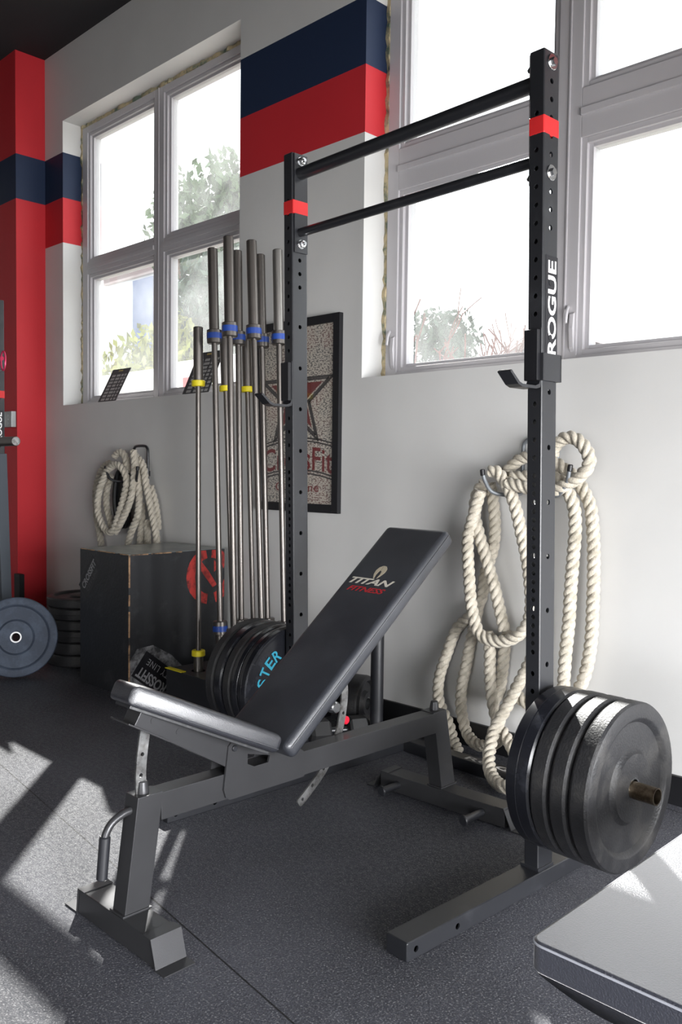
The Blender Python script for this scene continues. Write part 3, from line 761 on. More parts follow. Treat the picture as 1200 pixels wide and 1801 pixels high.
m = MB(); m.cyl((x0 - .035, 2.065, .400), (x0 - .004, 2.065, .400), .014, seg=24, bev=.004); bpart(m, 'pull_knob', M['red_plastic'])
# backrest
m, Mb, Lb = slab((1.628, .444), (2.376, 1.046), .285, .060, XB, .023, 'b', None, .0)
back = bpart(m, 'backrest', M['vinyl_top'], 50)
m = MB(); m.box(-.122, .122, .02, Lb - .02, -.066, -.053, .002, 2, Mb); bpart(m, 'backrest_board', M['wood_black'])
m = MB(); m.box(-.028, .028, .06, Lb * .80, -.110, -.065, .003, 2, Mb); bpart(m, 'backrest_frame', M['steel_grey'])
m = MB()
for s_ in (1, -1): m.sweep([(s_ * .1425, .016, -.017), (s_ * .1425, Lb / 2, -.017), (s_ * .1425, Lb - .016, -.017)], .0017, 6)
m.sweep([(-.127, Lb, -.017), (0, Lb, -.017), (.127, Lb, -.017)], .0017, 6); m.map(lambda p: Mb @ Vector(p)); bpart(m, 'backrest_piping', M['vinyl'])
def on_back(me, u, v, name, material):
    t = MB().mesh(me, Mb @ frame_matrix((u, v, .0006), (1, 0, 0), (0, 1, 0)))
    for q in t.bm.verts: q.co.x -= XB; q.co.y -= 1.23
    return t.build(name, material, back)
me = fit_text(text_mesh('TITAN', 1, .03, .35, .95), .196, .029); on_back(me, -.012, .672, 'silver_lettering', mat('silver_print', (196, 190, 178), .45))
me = fit_text(text_mesh('FITNESS', 1, .02, .35, .95), .168, .023); on_back(me, -.010, .634, 'red_lettering', M['redprint'])
h = MB()
for poly in ([(-.004, .752), (.010, .750), (.020, .738), (.021, .722), (.012, .700), (.004, .690), (.006, .712), (.004, .724), (-.004, .728)],
             [(-.006, .752), (-.018, .744), (-.024, .728), (-.021, .708), (-.012, .690), (-.007, .688), (-.010, .708), (-.008, .722), (-.006, .727)]):
    h.prism([(a_ - .006, b_) for a_, b_ in poly], 'z', .0003, .0008)
h.map(lambda p: Mb @ Vector(p))
for q in h.bm.verts: q.co.x -= XB; q.co.y -= 1.23
h.build('helmet_emblem', mat('bronze_print', (168, 158, 138), .45), back)

# ------------------------------------------------------------------ flat bench, lower right corner
fb = thing('flat_bench', 'flat bench with a thick black vinyl pad, cut off by the lower right corner', 'weight bench', (-.62, 1.85, 0))
t = bmesh.new(); bmesh.ops.create_cube(t, size=1)
for v in t.verts: v.co = Vector((v.co.x * .30, v.co.y * 1.20, .4225 + v.co.z * .055))
ed = [e for e in t.edges if abs(e.verts[0].co.z - e.verts[1].co.z) > .01]
bmesh.ops.bevel(t, geom=ed, offset=.022, segments=6, profile=.5, affect='EDGES')
ed = [e for e in t.edges if abs(e.verts[0].co.z - e.verts[1].co.z) < .001 and len(e.link_faces) == 2 and e.calc_face_angle(0) > 1]
bmesh.ops.bevel(t, geom=ed, offset=.006, segments=3, profile=.5, affect='EDGES')
pad = MB(); pad._new(t); pad.build('pad', M['vinyl_sheen'], fb, 50)
def rrect(hw_, hl, r, z, n=6):
    P = []
    for cx_, cy_, a0 in ((hw_ - r, hl - r, 0), (-hw_ + r, hl - r, 90), (-hw_ + r, -hl + r, 180), (hw_ - r, -hl + r, 270)):
        for k in range(n + 1):
            a = math.radians(a0 + 90 * k / n); P.append((cx_ + r * math.cos(a), cy_ + r * math.sin(a), z))
    Q = []
    for i, a in enumerate(P):
        b = P[(i + 1) % len(P)]; l = math.hypot(a[0] - b[0], a[1] - b[1]); m_ = max(1, int(l / .02))
        Q += [(a[0] + (b[0] - a[0]) * j / m_, a[1] + (b[1] - a[1]) * j / m_, z) for j in range(m_)]
    return Q
pp = MB(); pp.sweep(rrect(.1505, .6005, .023, .4445), .0022, 6, closed=True, step=.008); pp.build('piping', mat('piping_highlight', (150, 152, 160), .4), fb)  # pale colour paints in the sheen line along the pad edge
# sagging cover cloth under the pad
sg_ = MB(); n_ = 14; ra = []
for k in range(n_ + 1):
    x_ = -.135 + .27 * k / n_; dz = .022 * math.sin(PI * k / n_) ** 1.0
    ra.append([(x_, -.597, .397), (x_, -.592, .390 - dz), (x_, -.50, .392 - dz * .5), (x_, -.45, .396)])
rows = [[sg_.bm.verts.new(p) for p in r_] for r_ in ra]
for A, B in zip(rows, rows[1:]):
    for k in range(3): sg_.bm.faces.new([A[k], A[k + 1], B[k + 1], B[k]])
sg_.build('underside_cloth', M['vinyl'], fb, 80)
MB().box(-.12, .12, -.57, .57, .383, .396, .002).build('board', M['wood_black'], fb)
MB().box(-.03, .03, -.50, .50, .31, .384, .004).build('beam', M['steel_black'], fb)
for y_ in (-.46, .46):
    q = MB(); q.box(-.03, .03, y_ - .03, y_ + .03, .06, .31, .004); q.build('leg', M['steel_black'], fb)
    MB().box(-.22, .22, y_ - .035, y_ + .035, 0, .06, .005).build('foot', M['steel_black'], fb)

# ------------------------------------------------------------------ barbells standing in their holder
def make_bar(kind):
    if kind != 'yellow': L_, sl, rs, rc, rsh, band = 2.33, .435, .0250, .0370, .0145, M['blue_band']
    else: L_, sl, rs, rc, rsh, band = 1.95, .30, .0245, .0345, .0130, M['yellow_band']
    root = thing('barbell', 'x', 'barbell')
    def part(mb, name, m): return mb.build(name, m, root)
    part(MB().cyl((0, 0, sl), (0, 0, L_ - sl), rsh, seg=20), 'shaft', M['bar_steel'])
    for s_ in (0, 1):
        f = (lambda z: z) if s_ == 0 else (lambda z: L_ - z)
        q = MB().lathe([(f(0), 0), (f(0), rs - .003), (f(.003), rs), (f(sl - .03), rs), (f(sl - .03), 0)], (0, 0, 0), (0, 0, 1), 28)
        q.lathe([(f(.0005), 0), (f(.0005), rs * .55), (f(-.0008), rs * .5), (f(-.0008), 0)], (0, 0, 0), (0, 0, 1), 16)
        part(q, 'sleeve', M['bar_bright'] if kind == 'bright' else M['bar_steel'])
        if kind == 'yellow':
            part(MB().lathe([(f(sl - .03), 0), (f(sl - .03), rc - .002), (f(sl - .028), rc), (f(sl - .004), rc), (f(sl), rc - .003), (f(sl), 0)], (0, 0, 0), (0, 0, 1), 28), 'collar_ring', band)
        else:
            c = part(MB().lathe([(f(sl - .03), 0), (f(sl - .03), rc - .002), (f(sl - .028), rc), (f(sl + .034), rc), (f(sl + .038), rc - .004), (f(sl + .038), 0)], (0, 0, 0), (0, 0, 1), 28), 'collar', M['bar_steel'])
            c2 = MB().lathe([(f(sl - .014), rc - .002), (f(sl - .014), rc + .0008), (f(sl + .014), rc + .0008), (f(sl + .014), rc - .002)], (0, 0, 0), (0, 0, 1), 28).build('collar_band', band, c)
    return root
proto = {}
BARS = [('yellow', -3.600, 2.62, -3.618, 'yellow-ringed barbell standing lowest and leftmost, in front of the black box'),
        ('blue', -3.415, 2.63, -3.515, 'blue-ringed barbell second from the left, in front of the left window'),
        ('yellow', -3.60, 2.86, -3.716, 'yellow-ringed barbell just right of the leftmost tall blue-ringed one'),
        ('blue', -3.205, 2.55, -3.285, 'tallest blue-ringed barbell, rising in front of the right edge of the left window'),
        ('blue', -3.395, 2.745, -3.465, 'blue-ringed barbell half hidden behind the tallest one'),
        ('yellow', -3.56, 2.965, -3.660, 'rightmost yellow-ringed barbell, low between the tall ones'),
        ('blue', -3.13, 2.665, -3.255, 'blue-ringed barbell with the wide sleeve beside the window edge, left of the framed poster'),
        ('blue', -3.33, 2.87, -3.435, 'thin-looking dark barbell in the back row, its collar left of the poster top'),
        ('blue', -3.200, 2.865, -3.295, 'bright scuffed blue-ringed barbell nearest the far left-hand rack post')]
for i, (kind, xb, yb, xt, lb) in enumerate(BARS):
    k = 'bright' if i == 8 else kind
    o = proto[k] if k in proto and False else (make_bar(k) if k not in proto else copy_tree(proto[k]))
    proto.setdefault(k, o)
    o['label'] = lb; o['group'] = 'barbells standing in the holder'
    L_ = 1.95 if kind == 'yellow' else 2.33
    z0 = .012
    o.location = (xb, yb, z0)
    o.rotation_euler = (0, math.asin((xt - xb) / L_), 0)
hd = thing('barbell_holder', 'low black steel block that the upright barbells stand in, yellow strip on its edge', 'barbell rack', (-3.42, 2.77, 0))
q = MB().box(-.34, .36, -.24, .28, .0, .205, .004)
c = MB()
for kind, xb, yb, xt, lb in BARS:
    s_ = (xt - xb) / (1.95 if kind == 'yellow' else 2.33)
    c.cyl((xb + 3.42 - .0 * s_, yb - 2.77, .010), (xb + 3.42 + s_ * .25, yb - 2.77, .25), .0375, seg=20)
cut(q, [c]).build('block', M['steel_black'], hd)
MB().box(-.343, -.20, -.246, -.215, .2055, .209).build('yellow_strip', M['yellow_band'], hd)

# ------------------------------------------------------------------ plyo box
BX = (-4.30, 2.80)
box = thing('plyo_box', 'tall scuffed black wooden jump box with stencilled writing, under the left rope coil', 'jump box', (BX[0], BX[1], 0))
hx, hy, hz = .262, .322, .778
MB().box(-hx, hx, -hy, hy, 0, hz - .001, .0035).build('body', M['wood_black'], box)
MB().box(-hx + .002, hx - .002, -hy + .002, hy - .002, hz - .002, hz + .001, .001).build('pale_top', M['wood_top'], box)  # paler, mottled colour on the top face
e = MB(); rnd = random.Random(5)
for z0_, z1_ in ((.02, .30), (.33, .47), (.50, .56), (.60, .774)): e.box(hx - .0045, hx + .0006, -hy - .0006, -hy + .005 + rnd.uniform(0, .004), z0_, z1_, .0005)
for y0_, y1_ in ((-.31, -.20), (-.18, -.05), (-.02, .02)): e.box(hx - .006, hx + .0006, y0_, y1_, hz - .006, hz + .0008, .0005)
for a_, b_ in ((-.25, -.10), (-.06, .12), (.15, .255)): e.box(a_, b_, -hy - .0006, -hy + .004, hz - .004, hz + .0008, .0005)
e.build('bare_edge', M['wood_edge'], box)
# lower stencil on the right side, turned upside down
s_ = MB(); s_.prism([(-.31, .045), (-.315, .20), (-.27, .262), (-.17, .27), (-.05, .20), (.02, .13), (.015, .02), (-.1, .005), (-.25, .005)], 'x', hx + .0002, hx + .0006)
s_.build('spray_patch', M['spray'], box)
ang = math.radians(-39); u = (0, -math.cos(ang), -math.sin(ang)); v = (0, -math.sin(ang) * -1, math.cos(ang))
U = Vector((0, -math.cos(math.radians(38)), math.sin(math.radians(38)))); V = Vector((0, -math.sin(math.radians(38)), -math.cos(math.radians(38))))
cen = Vector((hx + .0009, -.145, .085))
s_ = MB(); s_.prism([(-.19, -.085), (.15, -.085), (.15, .072), (-.19, .072)], 'z', 0, .0003, 0, frame_matrix(cen, U, V))
pl = s_.build('stencil_panel', M['poster_frame'], box)
me = fit_text(text_mesh('CROSSFIT', 1, .03), .265, .060); MB().mesh(me, frame_matrix(cen + Vector((.0006, 0, 0)) + V * .030 , U, V)).build('stencil_lettering', M['dim_white'], pl)
me = fit_text(text_mesh('CITY LINE', 1, .005, spacing=1.15), .215, .036); MB().mesh(me, frame_matrix(cen + Vector((.0006, 0, 0)) - V * .042, U, V)).build('stencil_lettering', M['dim_white'], pl)
# upper stencil on the front face
U2 = Vector((math.cos(math.radians(50)), 0, math.sin(math.radians(50)))); V2 = Vector((-math.sin(math.radians(50)), 0, math.cos(math.radians(50))))
c2_ = Vector((-.150, -hy - .0012, .628))
s_ = MB(); s_.prism([(-.13, -.065), (.115, -.065), (.115, .055), (-.13, .055)], 'z', -.0003, 0, 0, frame_matrix(c2_ + Vector((0, .0006, 0)), U2, V2)); pl = s_.build('stencil_panel', mat('grey_stencil', (42, 42, 44), .6), box)
me = fit_text(text_mesh('CROSSFIT', 1, .03), .21, .042); MB().mesh(me, frame_matrix(c2_ + V2 * .012, U2, V2)).build('stencil_lettering', M['dim_white'], pl)
me = fit_text(text_mesh('CITY LINE', 1, .0), .17, .022); MB().mesh(me, frame_matrix(c2_ - V2 * .035, U2, V2)).build('stencil_lettering', mat('dark_grey_print', (70, 70, 72), .6), pl)
# round red emblem on the right side
e = MB(); cy, cz_ = .215, .625
def sect(r0, r1, a0, a1, n=10): 
    A = [math.radians(a0 + (a1 - a0) * k / n) for k in range(n + 1)]
    return [(cy + r1 * math.cos(a), cz_ + r1 * math.sin(a)) for a in A] + [(cy + r0 * math.cos(a), cz_ + r0 * math.sin(a)) for a in A[::-1]]
for a0, a1 in ((20, 85), (100, 262), (285, 345)): 
    P_ = [(min(y_, hy - .002), min(z_, hz - .004)) for y_, z_ in sect(.105, .165, a0, a1)]
    e.prism(P_, 'x', hx + .0002, hx + .0008)
e.prism([(cy - .06, cz_ + .085), (cy - .01, cz_ + .03), (cy + .05, cz_ - .055), (cy + .02, cz_ - .07), (cy - .03, cz_ - .01), (cy - .085, cz_ + .06)], 'x', hx + .0002, hx + .0008)
e.prism([(cy + .03, cz_ + .09), (cy + .07, cz_ + .05), (cy + .03, cz_ + .02)], 'x', hx + .0002, hx + .0008)
e.build('red_emblem', mat('red_spray', (176, 50, 44), .7, rgb2=(96, 28, 26), mscale=16), box)

# ------------------------------------------------------------------ framed poster
po = thing('framed_poster', 'tall black-framed poster with a star and gym name, on the wall behind the rack', 'poster', (-3.46, YW - .001, 1.537))
f_ = MB(); ring(f_, -.326, .326, -.517, .517, .045, -.028, 0, .002); f_.build('frame', M['poster_frame'], po)
pr = MB().box(-.283, .283, -.014, -.002, -.474, .474); pr = pr.build('print', M['print'], po)
def star(R, r, w_, inner=None):
    P = []
    for k in range(10):
        a = PI / 2 + k * PI / 5; q = R if k % 2 == 0 else r; P.append((q * math.cos(a), q * math.sin(a)))
    return P
def outline(P, w_, y0_, y1_, mb, cen=(0, 0)):
    n = len(P)
    for i in range(n):
        a, b = Vector(P[i]), Vector(P[(i + 1) % n]); d = (b - a).normalized(); nn = Vector((-d.y, d.x)) * w_ / 2; a2 = a - d * w_ * .4; b2 = b + d * w_ * .4
        mb.prism([(q.x + cen[0], q.y + cen[1]) for q in (a2 - nn, b2 - nn, b2 + nn, a2 + nn)], 'y', y0_, y1_)
sc_ = (-.012, .108)
s_ = MB(); outline(star(.298, .114, 0), .012, -.0156, -.0146, s_, sc_); outline(star(.262, .100, 0), .009, -.0156, -.0146, s_, sc_)
s_.build('star_outline', mat('charcoal_print', (64, 60, 60), .5), pr)
s_ = MB()
P = star(.215, .082, 0); Pm = [(x_ + sc_[0], y_ + sc_[1]) for x_, y_ in P]
for k in range(0, 10, 2): s_.prism([Pm[k], Pm[(k + 1) % 10], sc_, Pm[(k - 1) % 10]], 'y', -.0152, -.0145)
s_.build('star_fill', mat('maroon_print', (112, 46, 46), .5), pr)
me = fit_text(text_mesh('CrossFit', 1, .01), .56, .125)
MB().mesh(me, frame_matrix((0, -.0155, -.226), (1, 0, 0), (0, 0, 1))).map(lambda p: (p[0], p[1], p[2] - .30 * p[0] ** 2)).build('poster_lettering', mat('maroon_type', (118, 44, 46), .5), pr)
me = fit_text(text_mesh('City Line', 1, .005, spacing=1.1), .345, .062)
MB().mesh(me, frame_matrix((0, -.0155, -.392), (1, 0, 0), (0, 0, 1))).build('poster_lettering', mat('maroon_type', (118, 44, 46), .5), pr)
s_ = MB()
for z_ in (-.118, -.135, -.290, -.307):
    pts = [(-.28 + .56 * k / 16, z_ - .45 * ((-.28 + .56 * k / 16) ** 2)) for k in range(17)]
    for a, b in zip(pts, pts[1:]): s_.prism([(a[0], a[1] - .004), (b[0], b[1] - .004), (b[0], b[1] + .004), (a[0], a[1] + .004)], 'y', -.0156, -.0146)
s_.build('arch_line', mat('charcoal_print', (64, 60, 60), .5), pr)
gp = bpy.data.materials.new('picture_glass'); gp.use_nodes = True; nt = gp.node_tree; [nt.nodes.remove(n) for n in list(nt.nodes)]
o_ = nt.nodes.new('ShaderNodeOutputMaterial'); a_ = nt.nodes.new('ShaderNodeBsdfTransparent'); b_ = nt.nodes.new('ShaderNodeBsdfGlossy'); b_.inputs['Roughness'].default_value = .05
f2 = facing_fresnel(nt); m2 = nt.nodes.new('ShaderNodeMixShader')
nt.links.new(f2.outputs[0], m2.inputs[0]); nt.links.new(a_.outputs[0], m2.inputs[1]); nt.links.new(b_.outputs[0], m2.inputs[2]); nt.links.new(m2.outputs[0], o_.inputs[0])
MB().box(-.283, .283, -.0195, -.018, -.474, .474).build('picture_glass', gp, po)

# ------------------------------------------------------------------ ropes on their wall hooks
RIGHT_ROPE = [
    [(-2.111, 3.038, 1.248), (-2.074, 3.038, 1.243), (-2.019, 3.038, 1.176), (-1.983, 3.038, 1.099), (-1.951, 3.038, 0.99), (-1.921, 3.038, 0.882), (-1.904, 3.038, 0.776), (-1.899, 3.038, 0.691), (-1.922, 3.038, 0.61), (-1.989, 3.038, 0.551), (-2.082, 3.038, 0.53), (-2.153, 3.038, 0.554), (-2.191, 3.038, 0.648), (-2.209, 3.038, 0.77), (-2.222, 3.038, 0.942), (-2.208, 3.038, 1.011), (-2.181, 3.038, 1.099), (-2.159, 3.038, 1.167)],
    [(-2.163, 3.068, 1.196), (-2.198, 3.068, 1.154), (-2.211, 3.068, 1.072), (-2.184, 3.068, 0.975), (-2.14, 3.068, 0.862), (-2.099, 3.068, 0.754), (-2.059, 3.068, 0.624), (-2.043, 3.068, 0.573)],
    [(-2.175, 3.128, 1.196), (-2.156, 3.128, 1.115), (-2.144, 3.128, 1.007), (-2.153, 3.128, 0.907), (-2.192, 3.128, 0.796), (-2.211, 3.128, 0.681), (-2.273, 3.128, 0.597), (-2.341, 3.128, 0.532), (-2.383, 3.118, 0.422), (-2.418, 3.108, 0.305), (-2.423, 3.108, 0.217), (-2.391, 3.098, 0.16), (-2.338, 3.078, 0.112), (-2.289, 3.048, 0.057), (-2.222, 2.998, 0.028)],
    [(-2.22, 3.128, 0.668), (-2.242, 3.128, 0.563), (-2.264, 3.128, 0.476), (-2.284, 3.128, 0.37), (-2.304, 3.128, 0.283), (-2.308, 3.128, 0.197), (-2.297, 3.128, 0.134), (-2.273, 3.128, 0.074), (-2.203, 3.088, 0.053), (-2.141, 3.068, 0.057), (-2.076, 3.058, 0.084), (-2.034, 3.058, 0.138)],
    [(-2.144, 3.088, 0.556), (-2.13, 3.088, 0.472), (-2.128, 3.088, 0.392), (-2.12, 3.088, 0.307), (-2.096, 3.078, 0.229), (-2.074, 3.078, 0.169), (-2.025, 3.058, 0.133), (-1.97, 3.028, 0.101), (-1.904, 2.978, 0.071), (-1.818, 2.898, 0.08)],
    [(-1.854, 3.058, 0.624), (-1.886, 3.058, 0.519), (-1.927, 3.058, 0.432), (-1.962, 3.048, 0.355), (-1.993, 3.038, 0.286), (-2.017, 3.018, 0.223), (-2.03, 2.988, 0.168), (-2.018, 2.948, 0.124), (-1.993, 2.898, 0.082), (-1.952, 2.848, 0.051), (-1.893, 2.798, 0.037), (-1.824, 2.758, 0.041), (-1.771, 2.758, 0.051), (-1.729, 2.778, 0.07)],
    [(-2.069, 3.128, 0.562), (-2.081, 3.128, 0.479), (-2.09, 3.128, 0.393), (-2.103, 3.128, 0.303), (-2.134, 3.128, 0.239)],
    [(-2.007, 3.118, 0.298), (-1.978, 3.118, 0.28), (-1.941, 3.118, 0.27), (-1.882, 3.118, 0.28), (-1.803, 3.118, 0.307), (-1.734, 3.118, 0.36), (-1.696, 3.118, 0.432), (-1.672, 3.118, 0.562), (-1.667, 3.118, 0.717), (-1.667, 3.118, 0.871), (-1.673, 3.118, 0.995), (-1.688, 3.118, 1.109), (-1.72, 3.118, 1.175), (-1.756, 3.118, 1.225), (-1.79, 3.118, 1.249), (-1.856, 3.118, 1.29), (-1.923, 3.118, 1.311), (-2.005, 3.118, 1.305), (-2.06, 3.118, 1.271), (-2.105, 3.118, 1.227)],
    [(-2.032, 3.078, 1.223), (-1.963, 3.078, 1.228), (-1.883, 3.078, 1.236), (-1.804, 3.078, 1.215), (-1.762, 3.078, 1.163), (-1.738, 3.078, 1.108), (-1.73, 3.078, 1.022), (-1.737, 3.078, 0.899), (-1.744, 3.078, 0.774), (-1.748, 3.078, 0.65), (-1.759, 3.078, 0.522), (-1.766, 3.078, 0.382), (-1.778, 3.078, 0.261)],
    [(-2.018, 3.028, 1.199), (-1.957, 3.028, 1.189), (-1.877, 3.028, 1.174), (-1.799, 3.028, 1.176), (-1.737, 3.028, 1.204), (-1.689, 3.028, 1.232), (-1.656, 3.028, 1.267), (-1.65, 3.028, 1.304), (-1.673, 3.028, 1.348), (-1.712, 3.028, 1.379), (-1.754, 3.028, 1.382), (-1.796, 3.028, 1.356), (-1.811, 3.028, 1.316)],
]
LEFT_ROPE = [
    [(-5.108, 3.018, 1.261), (-5.042, 3.018, 1.261), (-4.976, 3.018, 1.222), (-4.944, 3.018, 1.162), (-4.968, 3.018, 1.075), (-5.025, 3.018, 0.968), (-5.108, 3.018, 0.832), (-5.185, 3.018, 0.814), (-5.245, 3.018, 0.855), (-5.306, 3.018, 0.934), (-5.311, 3.018, 1.02), (-5.288, 3.018, 1.093), (-5.227, 3.018, 1.184), (-5.184, 3.018, 1.229), (-5.108, 3.018, 1.261)],
    [(-5.159, 3.058, 1.323), (-5.092, 3.058, 1.35), (-5.026, 3.058, 1.318), (-5.009, 3.058, 1.262), (-5.005, 3.058, 1.209)],
    [(-4.88, 3.028, 1.356), (-4.864, 3.028, 1.275), (-4.872, 3.028, 1.189), (-4.896, 3.028, 1.081), (-4.944, 3.028, 0.993), (-5.017, 3.028, 0.902), (-5.075, 3.028, 0.842), (-5.108, 3.028, 0.813)],
    [(-4.929, 3.058, 1.357), (-4.889, 3.058, 1.275), (-4.865, 3.058, 1.146), (-4.857, 3.058, 1.038), (-4.88, 3.058, 0.93), (-4.944, 3.058, 0.839), (-4.992, 3.058, 0.749), (-5.008, 3.058, 0.703)],
    [(-4.929, 3.078, 1.319), (-4.85, 3.078, 1.267), (-4.81, 3.078, 1.147), (-4.771, 3.078, 1.041), (-4.725, 3.078, 0.915), (-4.694, 3.078, 0.831), (-4.679, 3.078, 0.747)],
    [(-5.244, 3.078, 1.193), (-5.296, 3.078, 1.092), (-5.296, 3.078, 0.978), (-5.253, 3.078, 0.889), (-5.227, 3.078, 0.822)],
    [(-5.463, 3.128, 1.219), (-5.518, 3.128, 1.134), (-5.536, 3.128, 1.039), (-5.518, 3.128, 0.898), (-5.482, 3.128, 0.783), (-5.454, 3.128, 0.69)],
    [(-4.912, 3.108, 1.014), (-4.904, 3.108, 0.905), (-4.919, 3.108, 0.817), (-4.927, 3.108, 0.724)],
    [(-4.833, 3.128, 1.125), (-4.787, 3.128, 1.04), (-4.756, 3.128, 0.933), (-4.748, 3.128, 0.848)],
    [(-4.88, 3.128, 0.906), (-4.871, 3.128, 0.819), (-4.871, 3.128, 0.727)],
    [(-5.244, 3.098, 1.261), (-5.296, 3.098, 1.275), (-5.366, 3.098, 1.251), (-5.41, 3.098, 1.219)],
]

def rope(name, label, strands, rad, hook_label):
    m = MB()
    for k, P in enumerate(strands):
        P = [(x, min(y, YW - rad - .001), max(z, rad + .001)) for x, y, z in P]
        m.sweep(P, rad, 18, lobes=3, pitch=.105, phase=k * 1.3, step=.006)
    o = m.build(name, M['rope'], None, 60)
    return tag(o, label, 'rope')
rope('battle_rope', 'thick off-white battle rope looped on the wall behind the right post of the rack', RIGHT_ROPE, .0275, '')
rope('battle_rope', 'thick off-white battle rope coiled on the wall above the black jump box', LEFT_ROPE, .0250, '')
M['gray_hook'] = mat('grey_coated_hook', (116, 120, 124), .4, .2)
def wall_hook(u0, u1, zt, tips, label, material):
    root = thing('rope_hook', label, 'wall hook', ((u0 + u1) / 2, YW, zt - .12), 0, 'wall hooks for the battle ropes')
    cx_, cz_ = (u0 + u1) / 2, zt - .12
    def L(x, out, z): return (x - cx_, -out, z - cz_)
    r = .0085; b = zt - .235
    q = MB()
    q.sweep([L(u0, .012, b), L(u0, .012, zt - .05), L(u0 + .012, .012, zt - .012), L(u0 + .045, .012, zt), L(u1 - .045, .012, zt), L(u1 - .012, .012, zt - .012), L(u1, .012, zt - .05), L(u1, .012, b)], r, 16, step=.008)
    for (tx, tz), u in zip(tips, (u0, u1)):
        q.sweep([L(u, .012, b + .02), L(u, .03, b), L(u + (tx - u) * .25, .10, b - .004), L(u + (tx - u) * .65, .150, b + .01), L(u + (tx - u) * .92, .165, b + .055), L(tx, .170, tz)], r, 16, step=.008)
    q.box(u0 - cx_ - .014, u1 - cx_ + .014, -.008, -.001, zt - .20 - cz_, zt - .165 - cz_, .002)
    q.build('rod', material, root)
    for tx, tz in tips:
        MB().cyl(L(tx, .170, tz - .012), L(tx + (.004 if tx > cx_ else -.004), .170, tz + .016), .0105, seg=18, bev=.003).build('rubber_tip', M['poster_frame'], root)
wall_hook(-2.035, -1.87, 1.388, ((-2.128, 1.240), (-1.722, 1.262)), 'grey steel wall hook holding the big rope behind the near rack post', M['gray_hook'])
wall_hook(-5.10, -4.925, 1.392, ((-5.19, 1.240), (-4.80, 1.24)), 'dark steel wall hook holding the rope coil above the black jump box', M['steel_black'])

st = MB()  # black form added to fill the dark middle of the left rope coil
for a, b in ((0, .018), (.022, .034)):
    st.sweep([(-.045, -.02 - a, -.36), (-.06, -.03 - a, -.18), (-.04, -.02 - a, -.03), (0, -.01 - a, .0), (.04, -.02 - a, -.03), (.055, -.03 - a, -.18), (.035, -.02 - a, -.36), (-.045, -.02 - a, -.36)], .022, 10, step=.012)
st.box(-.055, .05, -.05, -.02, -.34, -.03, .012)
o = st.build('dark_coil_fill', M['poster_frame']); o.location = (-5.19, YW - .01, 1.225)
tag(o, 'black form filling the middle of the left rope coil', 'strap')

# ------------------------------------------------------------------ charts leaning in the left window
def chart(x0, x1, zt, label, rows, seed, dark):
    H_ = math.hypot(zt - ZS, .125); ang = math.atan2(.125, zt - ZS)
    root = thing('wall_chart', label, 'chart', ((x0 + x1) / 2, YW + .012, ZS + .001), 0, 'printed charts leaning in the window')
    root.rotation_euler = (-ang, 0, 0)
    w_ = x1 - x0
    bd = MB().box(-w_ / 2, w_ / 2, 0, .004, .002, H_, .001).build('board', mat('charcoal_board', (66, 68, 70), .6), root)
    rnd = random.Random(seed); c = MB(); cols = ((.13, .34), (.40, .62), (.66, .78), (.82, .94))
    for r_ in range(rows):
        z0_ = .01 + (H_ * .86 - .01) * r_ / rows; z1_ = z0_ + H_ * .86 / rows * .62
        for a, b in cols:
            c.box(-w_ / 2 + w_ * a, -w_ / 2 + w_ * (b - rnd.uniform(0, .04)), -.0006, 0, z0_, z1_)
    c.build('chart_cells', mat('pale_print', (168, 168, 166), .6), bd)
    t_ = MB(); t_.box(-w_ * .12, w_ * .12, -.0006, 0, H_ * .92, H_ * .96); t_.build('chart_heading', mat('gold_print', (178, 158, 90), .6), bd)
chart(-5.615, -5.375, 1.955, 'dark printed chart leaning on the left pane of the left window', 8, 1, True)
chart(-4.575, -4.30, 1.985, 'dark printed chart leaning in the left window, behind the barbells', 9, 2, True)

# ------------------------------------------------------------------ plates on the floor at the left
lp = thing('bumper_plate', 'dusty blue-black bumper plate standing on edge on the floor, by the red wall end', 'weight plate', (-4.90, 2.25, .238))
lp.rotation_euler = Vector((.85, -.45, .17)).to_track_quat('X', 'Z').to_euler()
MB().lathe(plate_profile(.235, .075), (0, 0, 0), (1, 0, 0), 72, closed=True).build('rubber_disc', M['rubber_blue'], lp, 30)
MB().lathe([(-.038, .0245), (-.038, .032), (.0385, .032), (.0385, .0245)], (0, 0, 0), (1, 0, 0), 40, closed=True).build('hub_ring', mat('pale_hub', (214, 214, 214), .4, .3), lp)
z = 0
names = ['bottom black bumper plate of the flat stack behind the jump box', 'second bumper plate up in the flat stack behind the jump box',
         'third bumper plate up in the flat stack behind the jump box', 'fourth bumper plate up in the flat stack behind the jump box',
         'bumper plate next to the top of the flat stack behind the jump box', 'topmost bumper plate of the flat stack left of the black jump box']
for k, T in enumerate((.078, .078, .072, .066, .070, .066)):
    bumper(names[k], 'bumper plates stacked flat behind the jump box', .237 if k % 2 else .240, T, M['rubber'], (-5.03 + .006 * math.sin(k * 2.1), 2.775 + .005 * math.cos(k * 3), z + T / 2), 0, k in (2, 4), (0, 0, 1))
    z += T + .0005
